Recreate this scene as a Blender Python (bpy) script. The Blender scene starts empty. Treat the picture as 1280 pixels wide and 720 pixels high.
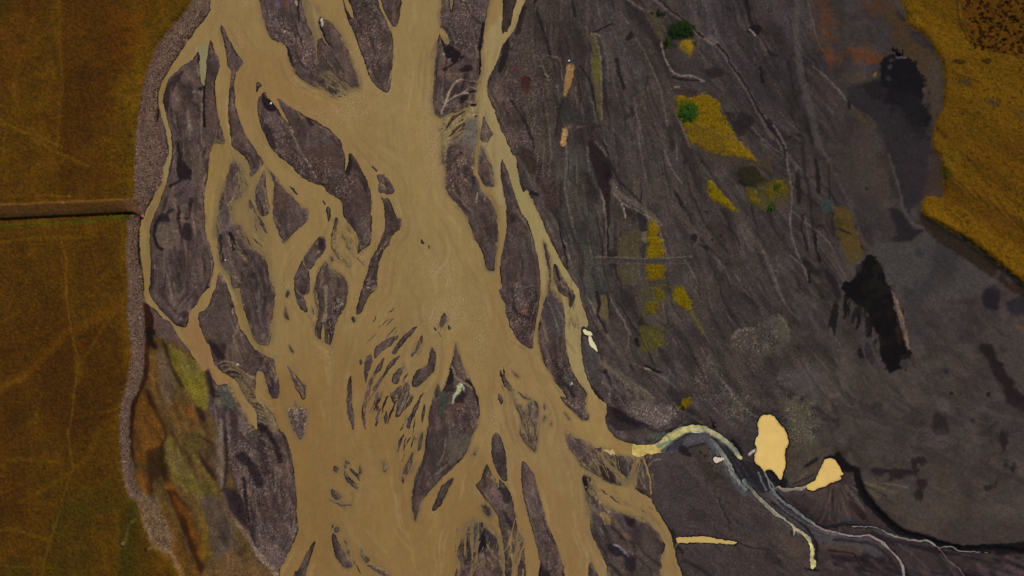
# Aerial view straight down on a braided, silt-laden river between meadow, gravel plain and heath.
import bpy, bmesh, math, random
import numpy as np
from mathutils import Vector

S = 0.25                                   # metres per map unit
X0, Y0, X1, Y1 = -20, -20, 1300, 740       # surveyed map, in map units (x east, y south)
NX, NY = X1 - X0 + 1, Y1 - Y0 + 1
gx, gy = np.meshgrid(np.arange(X0, X1 + 1, dtype=np.float32), np.arange(Y0, Y1 + 1, dtype=np.float32))
rng = np.random.RandomState(7)
random.seed(7)

def world(x, y):
    return ((x - 640.0) * S, (360.0 - y) * S)

# ---------------------------------------------------------------- noise
def vnoise(u, v, seed):
    t = np.random.RandomState(seed).rand(257, 257).astype(np.float32)
    t[256] = t[0]; t[:, 256] = t[:, 0]
    iu = np.floor(u).astype(np.int32); iv = np.floor(v).astype(np.int32)
    fu = (u - iu).astype(np.float32); fv = (v - iv).astype(np.float32)
    fu = fu * fu * (3 - 2 * fu); fv = fv * fv * (3 - 2 * fv)
    iu &= 255; iv &= 255
    a = t[iv, iu] * (1 - fu) + t[iv, iu + 1] * fu
    b = t[iv + 1, iu] * (1 - fu) + t[iv + 1, iu + 1] * fu
    return (a * (1 - fv) + b * fv) * 2 - 1

def fbm(scale, seed, octs=4, rot=0.0, sx=1.0, sy=1.0, X=None, Y=None, gain=0.55):
    X = gx if X is None else X; Y = gy if Y is None else Y
    c, s = math.cos(math.radians(rot)), math.sin(math.radians(rot))
    u = (X * c + Y * s) / (scale * sx) + 300; v = (-X * s + Y * c) / (scale * sy) + 300
    out = 0; amp = 1.0; tot = 0
    for k in range(octs):
        out = out + amp * vnoise(u * 2 ** k + k * 17.3, v * 2 ** k + k * 9.1, seed + k)
        tot += amp; amp *= gain
    return out / tot

n_soft = fbm(7, 11, 3)
n_mid = fbm(22, 12, 4)
n_big = fbm(90, 13, 4)
n_fine = fbm(2.2, 14, 2)
white = rng.rand(NY, NX).astype(np.float32)
wx = gx + 1.0 * fbm(6, 21, 2) + 0.6 * fbm(2.4, 22, 1)
wy = gy + 1.0 * fbm(6, 31, 2) + 0.6 * fbm(2.4, 32, 1)

# ---------------------------------------------------------------- shapes
ORG = [0.0, 0.0, 8.0]
def T(c, r):                      # survey sheet of 160 x 90 units, drawn at 8:1
    ORG[:] = [c * 160 + 160, r * 90, 8.0]
def V(x, y, s=4.0):               # survey sheet at any origin, drawn at s:1
    ORG[:] = [x, y, s]
def A(p):
    return [(ORG[0] + q[0] / ORG[2], ORG[1] + q[1] / ORG[2]) + tuple(w / ORG[2] for w in q[2:]) for q in p]

def spline(p, closed, n=4):
    p = np.array(p, dtype=np.float64); m = len(p)
    if m < 3: return p
    out = []
    rngi = range(m) if closed else range(m - 1)
    for i in rngi:
        if closed: a, b, c, d = p[i - 1], p[i], p[(i + 1) % m], p[(i + 2) % m]
        else: a, b, c, d = p[max(i - 1, 0)], p[i], p[i + 1], p[min(i + 2, m - 1)]
        L = np.linalg.norm(c[:2] - b[:2])
        t1, t2 = (c - a) * 0.5, (d - b) * 0.5
        for t in (t1, t2):                          # keep tips sharp: no long tangents on short spans
            q = np.linalg.norm(t[:2])
            if q > L > 0: t *= L / q
        for k in range(n):
            u = k / n
            out.append((2*u**3-3*u*u+1)*b + (u**3-2*u*u+u)*t1 + (-2*u**3+3*u*u)*c + (u**3-u*u)*t2)
    if not closed: out.append(p[-1])
    return np.array(out)

def window(x0, x1, y0, y1):
    a = max(int(math.floor(x0)) - X0, 0); b = min(int(math.ceil(x1)) - X0 + 1, NX)
    c = max(int(math.floor(y0)) - Y0, 0); d = min(int(math.ceil(y1)) - Y0 + 1, NY)
    return (slice(c, d), slice(a, b)) if a < b and c < d else None

def poly_sd(p, pad=12, smooth=True):
    q = spline(p, True) if smooth else np.array(p)
    w = window(q[:, 0].min() - pad - 2, q[:, 0].max() + pad + 2, q[:, 1].min() - pad - 2, q[:, 1].max() + pad + 2)
    if w is None: return None, None
    xs, ys = wx[w], wy[w]
    oy, ox = w[0].start, w[1].start
    d = np.full(xs.shape, float(pad) ** 2, np.float32); ins = np.zeros(xs.shape, bool)
    for i in range(len(q)):
        (ax, ay), (bx, by) = q[i - 1][:2], q[i][:2]
        k = window(min(ax, bx) - pad - 2, max(ax, bx) + pad + 2, min(ay, by) - pad - 2, max(ay, by) + pad + 2)
        if k is not None:
            kk = (slice(k[0].start - oy, k[0].stop - oy), slice(k[1].start - ox, k[1].stop - ox))
            px, py = xs[kk] - ax, ys[kk] - ay
            ex, ey = bx - ax, by - ay
            t = np.clip((px * ex + py * ey) / (ex * ex + ey * ey + 1e-9), 0, 1)
            d[kk] = np.minimum(d[kk], (px - t * ex) ** 2 + (py - t * ey) ** 2)
        if ay != by:
            k = window(-1e5, max(ax, bx) + 3, min(ay, by) - 3, max(ay, by) + 3)
            if k is not None:
                kk = (slice(max(k[0].start - oy, 0), max(k[0].stop - oy, 0)), slice(0, max(k[1].stop - ox, 0)))
                yy = ys[kk]
                ins[kk] ^= ((ay <= yy) != (by <= yy)) & (xs[kk] < ax + (yy - ay) * (bx - ax) / (by - ay))
    d = np.sqrt(d)
    return w, np.where(ins, d, -d)

def line_sd(p, width=4.0, pad=8):
    q = [tuple(a) + ((width,) if len(a) == 2 else ()) for a in p]
    q = spline(q, False)
    m = q[:, 2].max() / 2 + pad
    w = window(q[:, 0].min() - m, q[:, 0].max() + m, q[:, 1].min() - m, q[:, 1].max() + m)
    if w is None: return None, None
    xs, ys = wx[w], wy[w]; oy, ox = w[0].start, w[1].start
    sd = np.full(xs.shape, -float(pad), np.float32)
    for i in range(len(q) - 1):
        ax, ay, aw = q[i]; bx, by, bw = q[i + 1]
        k = window(min(ax, bx) - m, max(ax, bx) + m, min(ay, by) - m, max(ay, by) + m)
        if k is None: continue
        kk = (slice(k[0].start - oy, k[0].stop - oy), slice(k[1].start - ox, k[1].stop - ox))
        px, py = xs[kk] - ax, ys[kk] - ay; ex, ey = bx - ax, by - ay
        t = np.clip((px * ex + py * ey) / (ex * ex + ey * ey + 1e-9), 0, 1)
        sd[kk] = np.maximum(sd[kk], (aw + (bw - aw) * t) / 2 - np.hypot(px - t * ex, py - t * ey))
    return w, sd

def sstep(a, b, x):
    t = np.clip((x - a) / (b - a), 0, 1)
    return t * t * (3 - 2 * t)

# ---------------------------------------------------------------- map layers
wet = np.full((NY, NX), -12.0, np.float32)                 # signed distance to the shore, + in water
gcol = np.empty((NY, NX, 3), np.float32)                   # colour of the ground, tone scale 0-255
wcol = np.empty((NY, NX, 3), np.float32)                   # colour of the silt in the water
speck = np.full((NY, NX), 0.35, np.float32)                # how stony the ground is
riffle = np.zeros((NY, NX), np.float32)
GR = (69, 57, 54); DK = (38, 29, 30); SILT = (122, 104, 68); PALE = (96, 83, 74)

def W(p):
    w, sd = poly_sd(A(p))
    if w: wet[w] = np.maximum(wet[w], sd)
def G(p, soft=0):
    q_ = A(p); w, sd = poly_sd(q_)
    if w:
        if max(q[0] for q in q_) - min(q[0] for q in q_) < 30: sd = sd + .7      # small bars keep their width at the waterline
        wet[w] = np.minimum(wet[w], -sd)
        if soft:
            late.append((w, sd, soft))
def CW(p, width=3):
    w, sd = line_sd(A(p), width / ORG[2])
    if w: wet[w] = np.maximum(wet[w], sd)
def blend(dst, w, a, c):
    dst[w] = dst[w] * (1 - a[..., None]) + np.array(c, np.float32) * a[..., None]
def P(p, c, a=1.0, f=2.0, dst=None, rough=1.0):
    w, sd = poly_sd(A(p), pad=max(12, f * 2))
    if w:
        f *= .6
        k = a * sstep(-f, f, sd + n_soft[w] * f * rough + n_fine[w] * .7)
        if MASK is not None: k = k * MASK[w]
        blend(gcol if dst is None else dst, w, k, c)
MASK = None
def L(p, c, width=6, a=0.7, f=1.2, dst=None):
    w, sd = line_sd(A(p), width / ORG[2], pad=max(6, f * 2))
    if w:
        f *= .6
        k = min(1, a * 1.15) * sstep(-f, f, sd + .25 + n_soft[w] * f * .8 + n_fine[w] * .35)
        if MASK is not None: k = k * MASK[w]
        blend(gcol if dst is None else dst, w, k, c)
def dot(x, y, r, c=DK, a=0.9):
    P([(x - r, y), (x - .6*r, y - .8*r), (x + .3*r, y - r), (x + r, y - .2*r), (x + .7*r, y + .7*r), (x - .2*r, y + r)], c, a, 1.0)
def speckle(p, v, f=4):
    w, sd = poly_sd(A(p), pad=12)
    if w:
        a = sstep(-f, f, sd + n_soft[w] * f); speck[w] = speck[w] * (1 - a) + v * a
late = []
# ---------------------------------------------------------------- the river: outline, then every bar and island
base = []
def B(c, r, p):
    T(c, r); base.extend(A(p))
V(0, 0, 1); base.extend([(272, -19), (262, 15), (248, 33), (234, 53), (222, 71), (209, 92)])
B(0, 1, [(330, 130), (300, 250), (310, 350), (340, 450), (370, 550), (390, 650), (405, 720)])
B(0, 2, [(410, 80), (380, 180), (350, 260), (340, 380), (270, 490), (245, 560), (190, 640), (165, 720)])
B(0, 3, [(125, 100), (118, 250), (130, 400), (150, 520), (158, 640), (160, 720)])
B(0, 4, [(165, 60), (185, 150), (270, 210), (350, 300), (420, 340), (460, 400), (530, 520), (600, 600), (640, 680)])
B(0, 5, [(680, 0), (715, 50), (760, 115), (800, 85), (830, 140), (880, 230), (905, 250), (1000, 245), (1060, 330), (1100, 400), (1200, 580), (1280, 690)])
B(1, 6, [(120, 40), (200, 100), (270, 40), (300, 60), (330, 130), (360, 250), (385, 420), (400, 540), (410, 700)])
B(1, 7, [(405, 100), (425, 200), (420, 270), (380, 380), (330, 480), (280, 580), (245, 650), (235, 720), (225, 868)])
V(640, 540); base.extend(A([(858, 798), (850, 720), (825, 640), (805, 560), (790, 500), (740, 420), (700, 340), (690, 250), (660, 150), (642, 122), (652, 112), (760, 100), (770, 85), (730, 66), (660, 68)]))
B(3, 6, [(1280, 130), (1200, 122), (1130, 100), (1040, 50), (985, 0)])
B(3, 5, [(960, 680), (935, 600), (942, 530), (940, 440), (870, 390), (800, 290), (740, 150), (705, 0)])
B(3, 4, [(690, 600), (690, 420), (715, 380), (745, 400), (765, 360), (740, 260), (690, 130), (670, 0)])
B(3, 3, [(660, 720), (520, 500), (400, 270), (290, 30)])
B(3, 2, [(270, 700), (200, 560), (150, 470), (110, 480), (80, 380), (50, 240), (40, 130)])
B(2, 2, [(1280, 100), (1250, 20)])
B(2, 1, [(1240, 720), (1180, 600), (1130, 480), (1100, 380), (1060, 290), (1030, 200), (1035, 100), (1075, 0)])
B(2, 0, [(1100, 680), (1160, 520), (1185, 430), (1175, 300), (1185, 150), (1205, -150)])
V(0, 0, 1); W(base)

def GM(*sheets, soft=0):                       # an island drawn over several sheets
    p = []
    for (c, r, q) in sheets:
        T(c, r); p.extend(A(q))
    V(0, 0, 1); G(p, soft)

# long bar beside the left channel (with the two tips and the pale inlet)
GM((0, 0, [(700, 515), (650, 590), (560, 650), (520, 680), (480, 720)]),
   (0, 1, [(440, 30), (400, 80), (370, 180), (350, 290), (370, 380), (395, 500), (425, 600), (440, 720)]),
   (0, 2, [(440, 120), (410, 250), (385, 380), (350, 480), (300, 620), (255, 720)]),
   (0, 3, [(220, 100), (215, 250), (222, 400), (228, 560), (222, 650), (205, 720)]),
   (0, 4, [(215, 60), (300, 190), (420, 315), (480, 370), (570, 400), (600, 330), (615, 250), (680, 170), (720, 100), (790, 20)]),
   (0, 3, [(820, 710), (840, 640), (860, 520), (850, 400), (810, 270), (780, 150), (768, 0)]),
   (0, 2, [(765, 500), (800, 330), (820, 100), (865, 0)]),
   (0, 1, [(970, 720), (950, 620), (920, 520), (900, 430), (870, 200), (880, 80)]),
   (0, 0, [(920, 660), (905, 590), (870, 510), (826, 395), (810, 440), (800, 520), (785, 620), (780, 720)]),
   (0, 1, [(778, 60), (762, 140), (730, 80), (718, 0)]), (0, 0, [(715, 640), (715, 560)]))
# narrow bar
GM((0, 0, [(945, 255), (965, 280), (1000, 370), (1050, 460), (1090, 535), (1130, 580), (1155, 615), (1130, 660), (1095, 710)]),
   (0, 1, [(1075, 20), (1065, 100), (1070, 220), (1080, 340), (1110, 450), (1150, 560), (1200, 660), (1240, 720)]),
   (0, 2, [(1280, 70)]), (1, 2, [(40, 120), (82, 190), (0, 285)]),
   (0, 2, [(1225, 330), (1205, 200), (1160, 120), (1100, 70), (1040, 30)]),
   (0, 1, [(1030, 720), (1020, 600), (1005, 480), (1000, 360), (1010, 200), (1025, 60)]),
   (0, 0, [(1025, 700), (990, 650), (985, 590), (965, 450), (930, 300), (930, 262)]))
# big bar below it
GM((0, 2, [(1030, 190), (1100, 180), (1145, 280), (1150, 420), (1135, 530), (1060, 570), (1050, 640)]),
   (0, 3, [(1060, 60), (1150, 110), (1165, 220), (1225, 300), (1285, 335)]),
   (1, 3, [(60, 370), (100, 450), (130, 580), (180, 720)]),
   (1, 4, [(190, 50), (185, 150), (165, 300), (155, 450), (130, 570), (60, 575), (0, 540)]),
   (0, 4, [(1230, 440), (1180, 280), (1140, 150), (1110, 0)]),
   (0, 3, [(1050, 720), (1020, 620), (950, 510), (912, 430), (895, 300), (880, 150), (880, 50)]),
   (0, 2, [(900, 700), (912, 560), (950, 430), (1000, 290)]), soft=3)
# bar between the forks, and the fan
GM((0, 3, [(908, 560), (970, 650), (1000, 720)]), (0, 4, [(1020, 60), (1050, 150), (1090, 280), (1120, 400), (1180, 470), (1230, 560), (1280, 620)]),
   (1, 4, [(60, 660), (130, 690), (180, 715)]), (1, 5, [(210, 150), (240, 260), (225, 370), (180, 390), (140, 350), (110, 250), (70, 130), (10, 110), (0, 390), (80, 440), (150, 510), (200, 600), (250, 720)]),
   (1, 6, [(270, 0), (290, 60), (200, 120), (0, 60)]), (0, 5, [(1290, 690), (1280, 520), (1200, 420), (1130, 290), (1080, 200), (950, 130), (900, 80), (860, 30)]),
   (0, 4, [(830, 620), (780, 520), (730, 420), (705, 330), (710, 240), (760, 230), (810, 160), (850, 40)]), (0, 3, [(872, 720), (890, 650)]))
# upper middle bars
GM((1, 0, [(60, -150), (58, 100), (75, 200), (110, 290), (140, 370), (200, 410), (270, 430), (310, 490), (320, 560), (345, 640), (380, 690)]),
   (1, 1, [(390, 20), (480, 90), (570, 140), (650, 165), (720, 205), (790, 240), (830, 215), (900, 200), (1000, 160), (1030, 165), (1042, 120), (1020, 30)]),
   (1, 0, [(990, 690), (960, 600), (910, 470), (850, 360), (790, 270), (740, 220), (680, 195), (640, 160), (630, 100), (600, 0), (590, -150)]), soft=2)
T(1, 0); W([(455, -150), (460, 20), (500, 180), (540, 300), (590, 390), (660, 385), (672, 370), (640, 260), (620, 200), (650, 150), (635, 100), (605, -20), (600, -150)])
CW([(592, 380, 30), (602, 480, 16), (612, 600, 10)]); CW([(660, 370, 26), (710, 440, 12), (780, 510, 8)])
CW([(900, -100, 50), (905, 20, 50), (935, 90, 50), (965, 165, 20)])
GM((1, 0, [(860, -150), (870, 10), (890, 100), (920, 200), (950, 270), (1000, 390), (1040, 500), (1080, 600), (1110, 700)]),
   (1, 1, [(1130, 50), (1170, 110), (1220, 150), (1275, 198)]), (2, 1, [(40, 200), (70, 130), (75, 40)]),
   (2, 0, [(85, 600), (95, 450), (85, 350), (60, 300), (20, 200)]), (1, 0, [(1260, 120), (1225, 60), (1180, -150)]))
T(1, 0); CW([(890, -100, 40), (905, 20, 44), (935, 90, 44), (965, 165, 20)])
T(2, 0); G([(-40, -150), (-20, 20), (10, 110), (50, 200), (90, 262), (120, 265), (150, 190), (160, 100), (165, -150)])
# bar between trunk and right channel
GM((2, 0, [(575, -150), (575, 60), (560, 120), (565, 230), (560, 300), (548, 350), (530, 450), (510, 620), (500, 720)]),
   (2, 1, [(500, 100), (490, 250), (495, 400), (520, 440), (570, 470), (600, 560), (585, 720)]),
   (2, 2, [(575, 100), (580, 180), (605, 220), (615, 300), (610, 420), (640, 500), (700, 580), (760, 640), (820, 720)]),
   (2, 3, [(860, 100), (900, 220), (960, 310), (1000, 440), (1020, 520), (1040, 545), (1100, 545), (1115, 440), (1130, 280), (1145, 150), (1130, 0)]),
   (2, 2, [(1090, 580), (1040, 515), (990, 490), (970, 470), (965, 410), (920, 330), (890, 290), (900, 220), (905, 120), (930, 0)]),
   (2, 1, [(930, 560), (935, 400), (920, 200), (950, 100), (965, 0)]),
   (2, 0, [(975, 620), (970, 520), (990, 450), (1000, 350), (1005, 250), (1030, 130), (1045, -150)]), soft=2)
T(2, 0); W([(550, 330), (575, 280), (605, 300), (640, 370), (652, 430), (625, 450), (590, 400)])
W([(660, -150), (690, -150), (685, 40), (672, 110), (662, 60)])
T(3, 0); V(640, 0, 8); CW([(120, -150, 90), (95, -30, 90), (60, 80, 72), (20, 220, 50), (-10, 300, 50), (-60, 350, 70), (-100, 400, 70)])
GM((2, 0, [(1205, -150), (1195, 100), (1190, 240), (1215, 315), (1235, 300), (1280, 130), (1360, -150)]))
# bars in the right braid
T(2, 1); G([(1005, 455), (985, 520), (980, 600), (970, 660), (990, 690), (1030, 700), (1070, 640), (1090, 620), (1050, 560), (1020, 500)])
T(2, 2); G([(970, 20), (960, 100), (942, 200), (945, 270), (970, 340), (1000, 400), (1090, 430), (1105, 380), (1080, 250), (1040, 160), (1000, 70)], 1)
GM((2, 2, [(1185, 150), (1170, 200), (1165, 300), (1190, 450), (1215, 600), (1220, 720)]),
   (2, 3, [(1225, 150), (1190, 320), (1160, 500), (1165, 640), (1180, 720)]),
   (2, 4, [(1150, 20), (1175, 110), (1205, 150), (1215, 250), (1250, 350), (1280, 430)]),
   (3, 4, [(60, 530), (130, 580), (205, 605), (215, 480), (250, 310), (270, 150), (290, 0)]),
   (3, 3, [(285, 640), (270, 450), (235, 330), (215, 210), (160, 60), (120, 0)]),
   (3, 2, [(100, 700), (60, 600), (10, 450), (0, 400)]), (2, 2, [(1270, 370), (1235, 270), (1200, 180)]))
GM((3, 3, [(315, 240), (355, 340), (400, 470), (388, 560), (395, 650)]), (3, 4, [(400, 10), (450, 60), (500, 150), (530, 300), (530, 450), (545, 600)]),
   (3, 5, [(570, 0), (620, 140), (690, 250), (745, 340), (740, 480), (770, 560), (750, 610), (690, 590), (580, 490), (500, 410), (480, 360), (545, 370), (430, 220), (370, 110), (310, 20)]),
   (3, 4, [(270, 580), (262, 480), (275, 330), (300, 230), (330, 110), (355, 10)]), (3, 3, [(370, 610), (350, 480), (325, 350)]), soft=1)
GM((3, 3, [(432, 480), (490, 580), (560, 700)]), (3, 4, [(590, 20), (625, 90), (580, 190), (570, 110), (520, 70), (470, 30)]), (3, 3, [(440, 690), (412, 580)]))
# bars of the trunk, upper left
T(1, 1); G([(20, 105), (50, 135), (25, 160), (15, 200), (5, 190), (8, 130)])
GM((1, 1, [(90, 190), (110, 240), (150, 290), (185, 325), (215, 330), (220, 260), (330, 340), (420, 390), (520, 450), (620, 500), (730, 570), (800, 640), (845, 690)]),
   (1, 2, [(865, 20), (870, 60), (885, 110), (895, 85), (925, 90), (960, 100), (1010, 170), (1060, 270), (1110, 370), (1150, 500), (1150, 700)]),
   (1, 3, [(1165, 0), (1160, 100), (1145, 290), (1080, 320), (1010, 380), (1025, 290), (1020, 230), (980, 140), (920, 70), (870, 0)]),
   (1, 2, [(865, 700), (860, 590), (800, 530), (720, 490), (680, 430), (590, 400), (540, 380), (470, 340), (400, 275), (330, 200), (260, 150), (180, 80), (130, 0)]),
   (1, 1, [(75, 600), (40, 500), (15, 400), (15, 290), (45, 235)]))
T(1, 1); CW([(180, 270, 60), (235, 370, 36), (300, 470, 18), (330, 530, 8)])
T(1, 2); CW([(905, 60, 36), (905, 150, 32), (903, 210, 22), (895, 265, 8)])
G([(1160, 225), (1215, 262), (1200, 270)]); 
GM((1, 2, [(1215, 310), (1280, 310)]), (2, 2, [(0, 325), (50, 370), (95, 440), (95, 470), (70, 500), (30, 500), (0, 490)]), (1, 2, [(1240, 480), (1225, 440), (1230, 370)]))
T(1, 2); CW([(1230, 385, 8), (1290, 425, 14)], 10)
GM((1, 2, [(1245, 520), (1285, 545)]), (2, 2, [(40, 545), (80, 600), (110, 680)]), (2, 3, [(125, 0), (150, 30), (172, 70), (150, 130), (110, 180), (75, 210), (50, 290), (0, 345)]),
   (1, 3, [(1270, 370), (1230, 450), (1215, 600), (1215, 720)]), (1, 4, [(1190, 20), (1130, 90), (1090, 170), (1040, 260), (1005, 265), (1000, 230), (1025, 120), (1060, 0)]),
   (1, 3, [(1080, 640), (1120, 540), (1150, 430), (1210, 320), (1255, 220), (1285, 130)]), (1, 2, [(1280, 640), (1260, 570)]))
T(1, 4); G([(965, 290), (975, 285), (985, 320), (975, 340), (965, 315)])
T(1, 3); G([(650, 205), (690, 260), (695, 320), (660, 380), (600, 440), (560, 510), (530, 530), (500, 520), (480, 470), (480, 410), (540, 330), (600, 250)])
GM((1, 3, [(470, 440), (490, 525), (522, 560), (532, 650)]), (1, 4, [(535, 0), (520, 55), (480, 70), (490, 140), (512, 225), (495, 240), (440, 190), (400, 90), (388, 0)]), (1, 3, [(390, 610), (430, 520)]))
GM((1, 3, [(700, 455), (735, 520), (790, 550), (850, 590), (900, 640), (918, 715)]), (1, 4, [(905, 140), (860, 240), (820, 310), (790, 400), (770, 490), (745, 570), (700, 560), (640, 515), (605, 500), (585, 430), (590, 340), (612, 320), (600, 200), (585, 120), (575, 20)]), (1, 3, [(585, 690), (610, 590), (650, 510)]), soft=1)
T(1, 4); CW([(668, 560, 40), (668, 460, 26), (672, 360, 12)])
GM((1, 2, [(115, 230), (200, 340), (280, 440), (380, 550), (450, 620), (510, 650), (525, 690)]), (1, 3, [(520, 30), (490, 70), (430, 120), (380, 170), (340, 210), (300, 255), (270, 270), (250, 230), (215, 140), (180, 60), (165, 0)]), (1, 2, [(170, 600), (180, 400), (160, 340), (135, 290)]), soft=1)
T(1, 2); G([(80, 270), (95, 400), (105, 500), (135, 620), (125, 690), (60, 715), (25, 660), (0, 590), (-5, 480), (10, 430), (40, 370)])
T(0, 2); G([(1210, 555), (1245, 620), (1230, 640), (1200, 600)])
T(1, 2); G([(338, 428), (380, 460), (412, 502), (395, 498)]); G([(705, 640), (735, 640), (740, 715), (728, 765), (715, 715)]); G([(665, 565), (690, 600), (680, 605)])
T(1, 3)
G([(20, 0), (80, 90), (112, 168), (95, 160), (60, 90)])
G([(800, 15), (810, 60), (800, 130), (800, 200), (790, 290), (800, 350), (840, 400), (855, 442), (830, 430), (780, 350), (752, 270), (765, 180), (785, 80)])
for q in ([(870, 170), (895, 210), (898, 245), (870, 220), (860, 195)], [(910, 270), (945, 290), (930, 330), (905, 300)], [(905, 90), (950, 150), (930, 145)],
          [(748, 412), (772, 442), (755, 440)], [(893, 430), (940, 455), (938, 505), (905, 480)], [(858, 400), (878, 425), (868, 428)], [(795, 290), (815, 305), (808, 320)]):
    G(q, 1)
T(1, 4)
for q in ([(320, 30), (332, 55), (315, 95), (304, 72)], [(298, 185), (306, 240), (332, 315), (320, 320), (288, 280), (284, 240)], [(566, 190), (582, 250), (570, 260)], [(335, 575), (375, 645), (355, 632)]):
    G(q, 1)
T(2, 3)
for q in ([(372, 232), (398, 258), (396, 278), (378, 265)], [(440, 292), (452, 310), (444, 326)], [(130, 60), (165, 30), (170, 70), (150, 140), (130, 130)]):
    G(q)
T(2, 4); G([(605, 250), (628, 320), (600, 350), (580, 385), (558, 370), (575, 300)], 2); G([(500, 392), (522, 420), (512, 422)]); G([(540, 440), (578, 492), (560, 470)]); G([(645, 380), (660, 400), (650, 415)])
# the feathered delta in the middle
V(320, 360)
for q in ([(707, 238), (690, 270), (650, 300), (610, 335), (595, 350), (595, 310), (615, 283), (650, 260)],
          [(575, 333), (578, 370), (565, 410), (552, 472), (545, 440), (545, 380), (555, 345)],
          [(803, 190), (790, 220), (755, 255), (720, 300), (690, 332), (678, 320), (705, 280), (740, 235)],
          [(642, 350), (630, 390), (600, 430), (580, 466), (588, 430), (610, 390)],
          [(722, 335), (700, 370), (665, 410), (630, 460), (600, 517), (583, 510), (590, 490), (620, 450), (650, 400), (680, 362)],
          [(830, 240), (825, 280), (800, 320), (785, 345), (779, 335), (795, 295), (815, 260)],
          [(728, 395), (705, 415), (685, 445), (685, 468), (700, 478), (715, 455), (722, 430)], [(738, 390), (733, 415), (722, 440), (720, 425)],
          [(880, 295), (900, 330), (902, 360), (885, 420), (860, 450), (830, 480), (800, 498), (782, 490), (785, 450), (800, 420), (840, 395), (860, 370), (868, 330)],
          [(750, 473), (765, 490), (765, 520), (785, 540), (770, 580), (740, 610), (715, 640), (698, 640), (705, 600), (715, 560), (735, 520), (740, 480)],
          [(725, 490), (700, 510), (672, 528), (676, 550), (695, 575), (715, 545), (728, 515)],
          [(818, 565), (800, 610), (788, 645), (782, 625), (795, 590)], [(782, 625), (775, 660), (765, 700), (752, 690), (762, 655)],
          [(475, 440), (478, 500), (480, 590), (487, 640), (486, 705), (476, 690), (462, 620), (456, 560), (462, 480)],
          [(557, 512), (552, 560), (545, 620), (545, 680), (549, 706), (535, 670), (532, 610), (544, 550)],
          [(606, 522), (611, 550), (600, 582), (594, 560)], [(606, 590), (609, 600), (600, 616)], [(525, 357), (530, 375), (521, 383)], [(650, 615), (655, 640), (648, 680), (643, 650)],
          [(622, 600), (612, 640), (600, 690), (604, 640)], [(690, 590), (672, 640), (660, 680), (668, 630)], [(590, 440), (570, 500), (562, 540), (572, 480)], [(660, 540), (640, 590), (630, 620), (640, 570)], [(760, 430), (745, 450), (738, 470), (742, 445)], [(840, 520), (820, 550), (812, 575), (822, 540)], [(845, 580), (838, 640), (830, 670), (832, 620)], [(155, 388), (178, 412), (202, 440), (230, 480), (244, 530), (240, 555), (225, 540), (200, 500), (180, 440)]):
    G(q)
GM((1, 5, [(390, 415), (420, 470), (500, 500), (502, 560), (490, 640), (485, 720)]), (1, 6, [(470, 40), (440, 75), (400, 20)]), (1, 5, [(370, 700), (345, 610), (322, 520), (350, 480), (385, 480)]), soft=2)
GM((2, 4, [(718, 545), (745, 620), (775, 720)]), (2, 5, [(800, 60), (850, 170), (900, 270), (940, 380), (955, 460), (955, 560), (930, 680)]),
   (2, 6, [(905, 0), (870, 90), (830, 200), (770, 280), (690, 360), (580, 460), (500, 550), (430, 630), (380, 700)]),
   (2, 7, [(360, 40), (318, 190), (285, 90), (275, 20)]), (2, 6, [(280, 620), (320, 420), (370, 300), (410, 180), (420, 0)]),
   (2, 5, [(440, 660), (450, 520), (480, 420), (510, 260), (540, 240), (590, 290), (630, 200), (660, 60)]), (2, 4, [(690, 690)]), soft=1)
T(2, 5); W([(600, 180), (590, 240), (578, 330), (560, 280), (545, 245), (575, 215)])
V(320, 540)
for q in ([(985, 228), (970, 270), (940, 330), (905, 385), (884, 392), (895, 350), (915, 300), (940, 262)],
          [(1200, 5), (1225, 40), (1246, 100), (1250, 160), (1252, 240), (1228, 232), (1210, 200), (1190, 150), (1178, 110), (1180, 40)]):
    G(q)
GM((2, 6, [(1027, 318), (1075, 410), (1120, 490), (1160, 570), (1150, 470), (1240, 570), (1290, 700)]), (3, 7, [(20, 30), (40, 160), (70, 280), (98, 340), (60, 380), (20, 510), (5, 600), (0, 880)]),
   (2, 7, [(1225, 880), (1210, 560), (1200, 430), (1180, 310), (1150, 210), (1130, 110), (1090, 50)]), (2, 6, [(1040, 710), (1000, 660), (930, 560), (922, 525), (970, 460)]))
GM((2, 7, [(960, 180), (1000, 200), (1060, 250), (1120, 320), (1150, 420), (1175, 530), (1180, 640), (1200, 880), (765, 880), (770, 600), (745, 540), (730, 480), (760, 400), (780, 330), (810, 240), (880, 175)]), soft=3)
T(2, 7); G([(975, 10), (1040, 20), (1075, 60), (1082, 110), (1050, 122), (1010, 90), (985, 50)], 1)
CW([(880, 150, 40), (878, 330, 34), (880, 480, 26), (878, 620, 12), (878, 720, 10)]); CW([(810, 200, 50), (805, 400, 36), (815, 560, 14), (820, 600, 8)]); CW([(940, 170, 14), (940, 380, 12), (905, 470, 26)]); CW([(1000, 200, 12), (1000, 270, 6)])
G([(722, 650), (738, 690), (740, 780), (718, 780)])
GM((3, 6, [(105, 290), (135, 310), (180, 370), (220, 420), (245, 530), (270, 620), (300, 720)]), (3, 7, [(350, 180), (400, 300), (450, 420), (500, 560), (520, 650), (525, 880), (262, 880), (262, 700), (285, 600), (250, 450), (200, 260), (160, 130), (130, 0)]), (3, 6, [(105, 600), (90, 430), (95, 330)]))
GM((3, 7, [(112, 400), (130, 640), (125, 880), (-10, 880), (-10, 560), (40, 470), (100, 370)]))
T(3, 7); CW([(100, 345, 18), (40, 470, 26), (20, 560, 26), (10, 720, 30)]); CW([(118, 400, 14), (75, 520, 26), (50, 620, 30), (35, 740, 34)])
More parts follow.
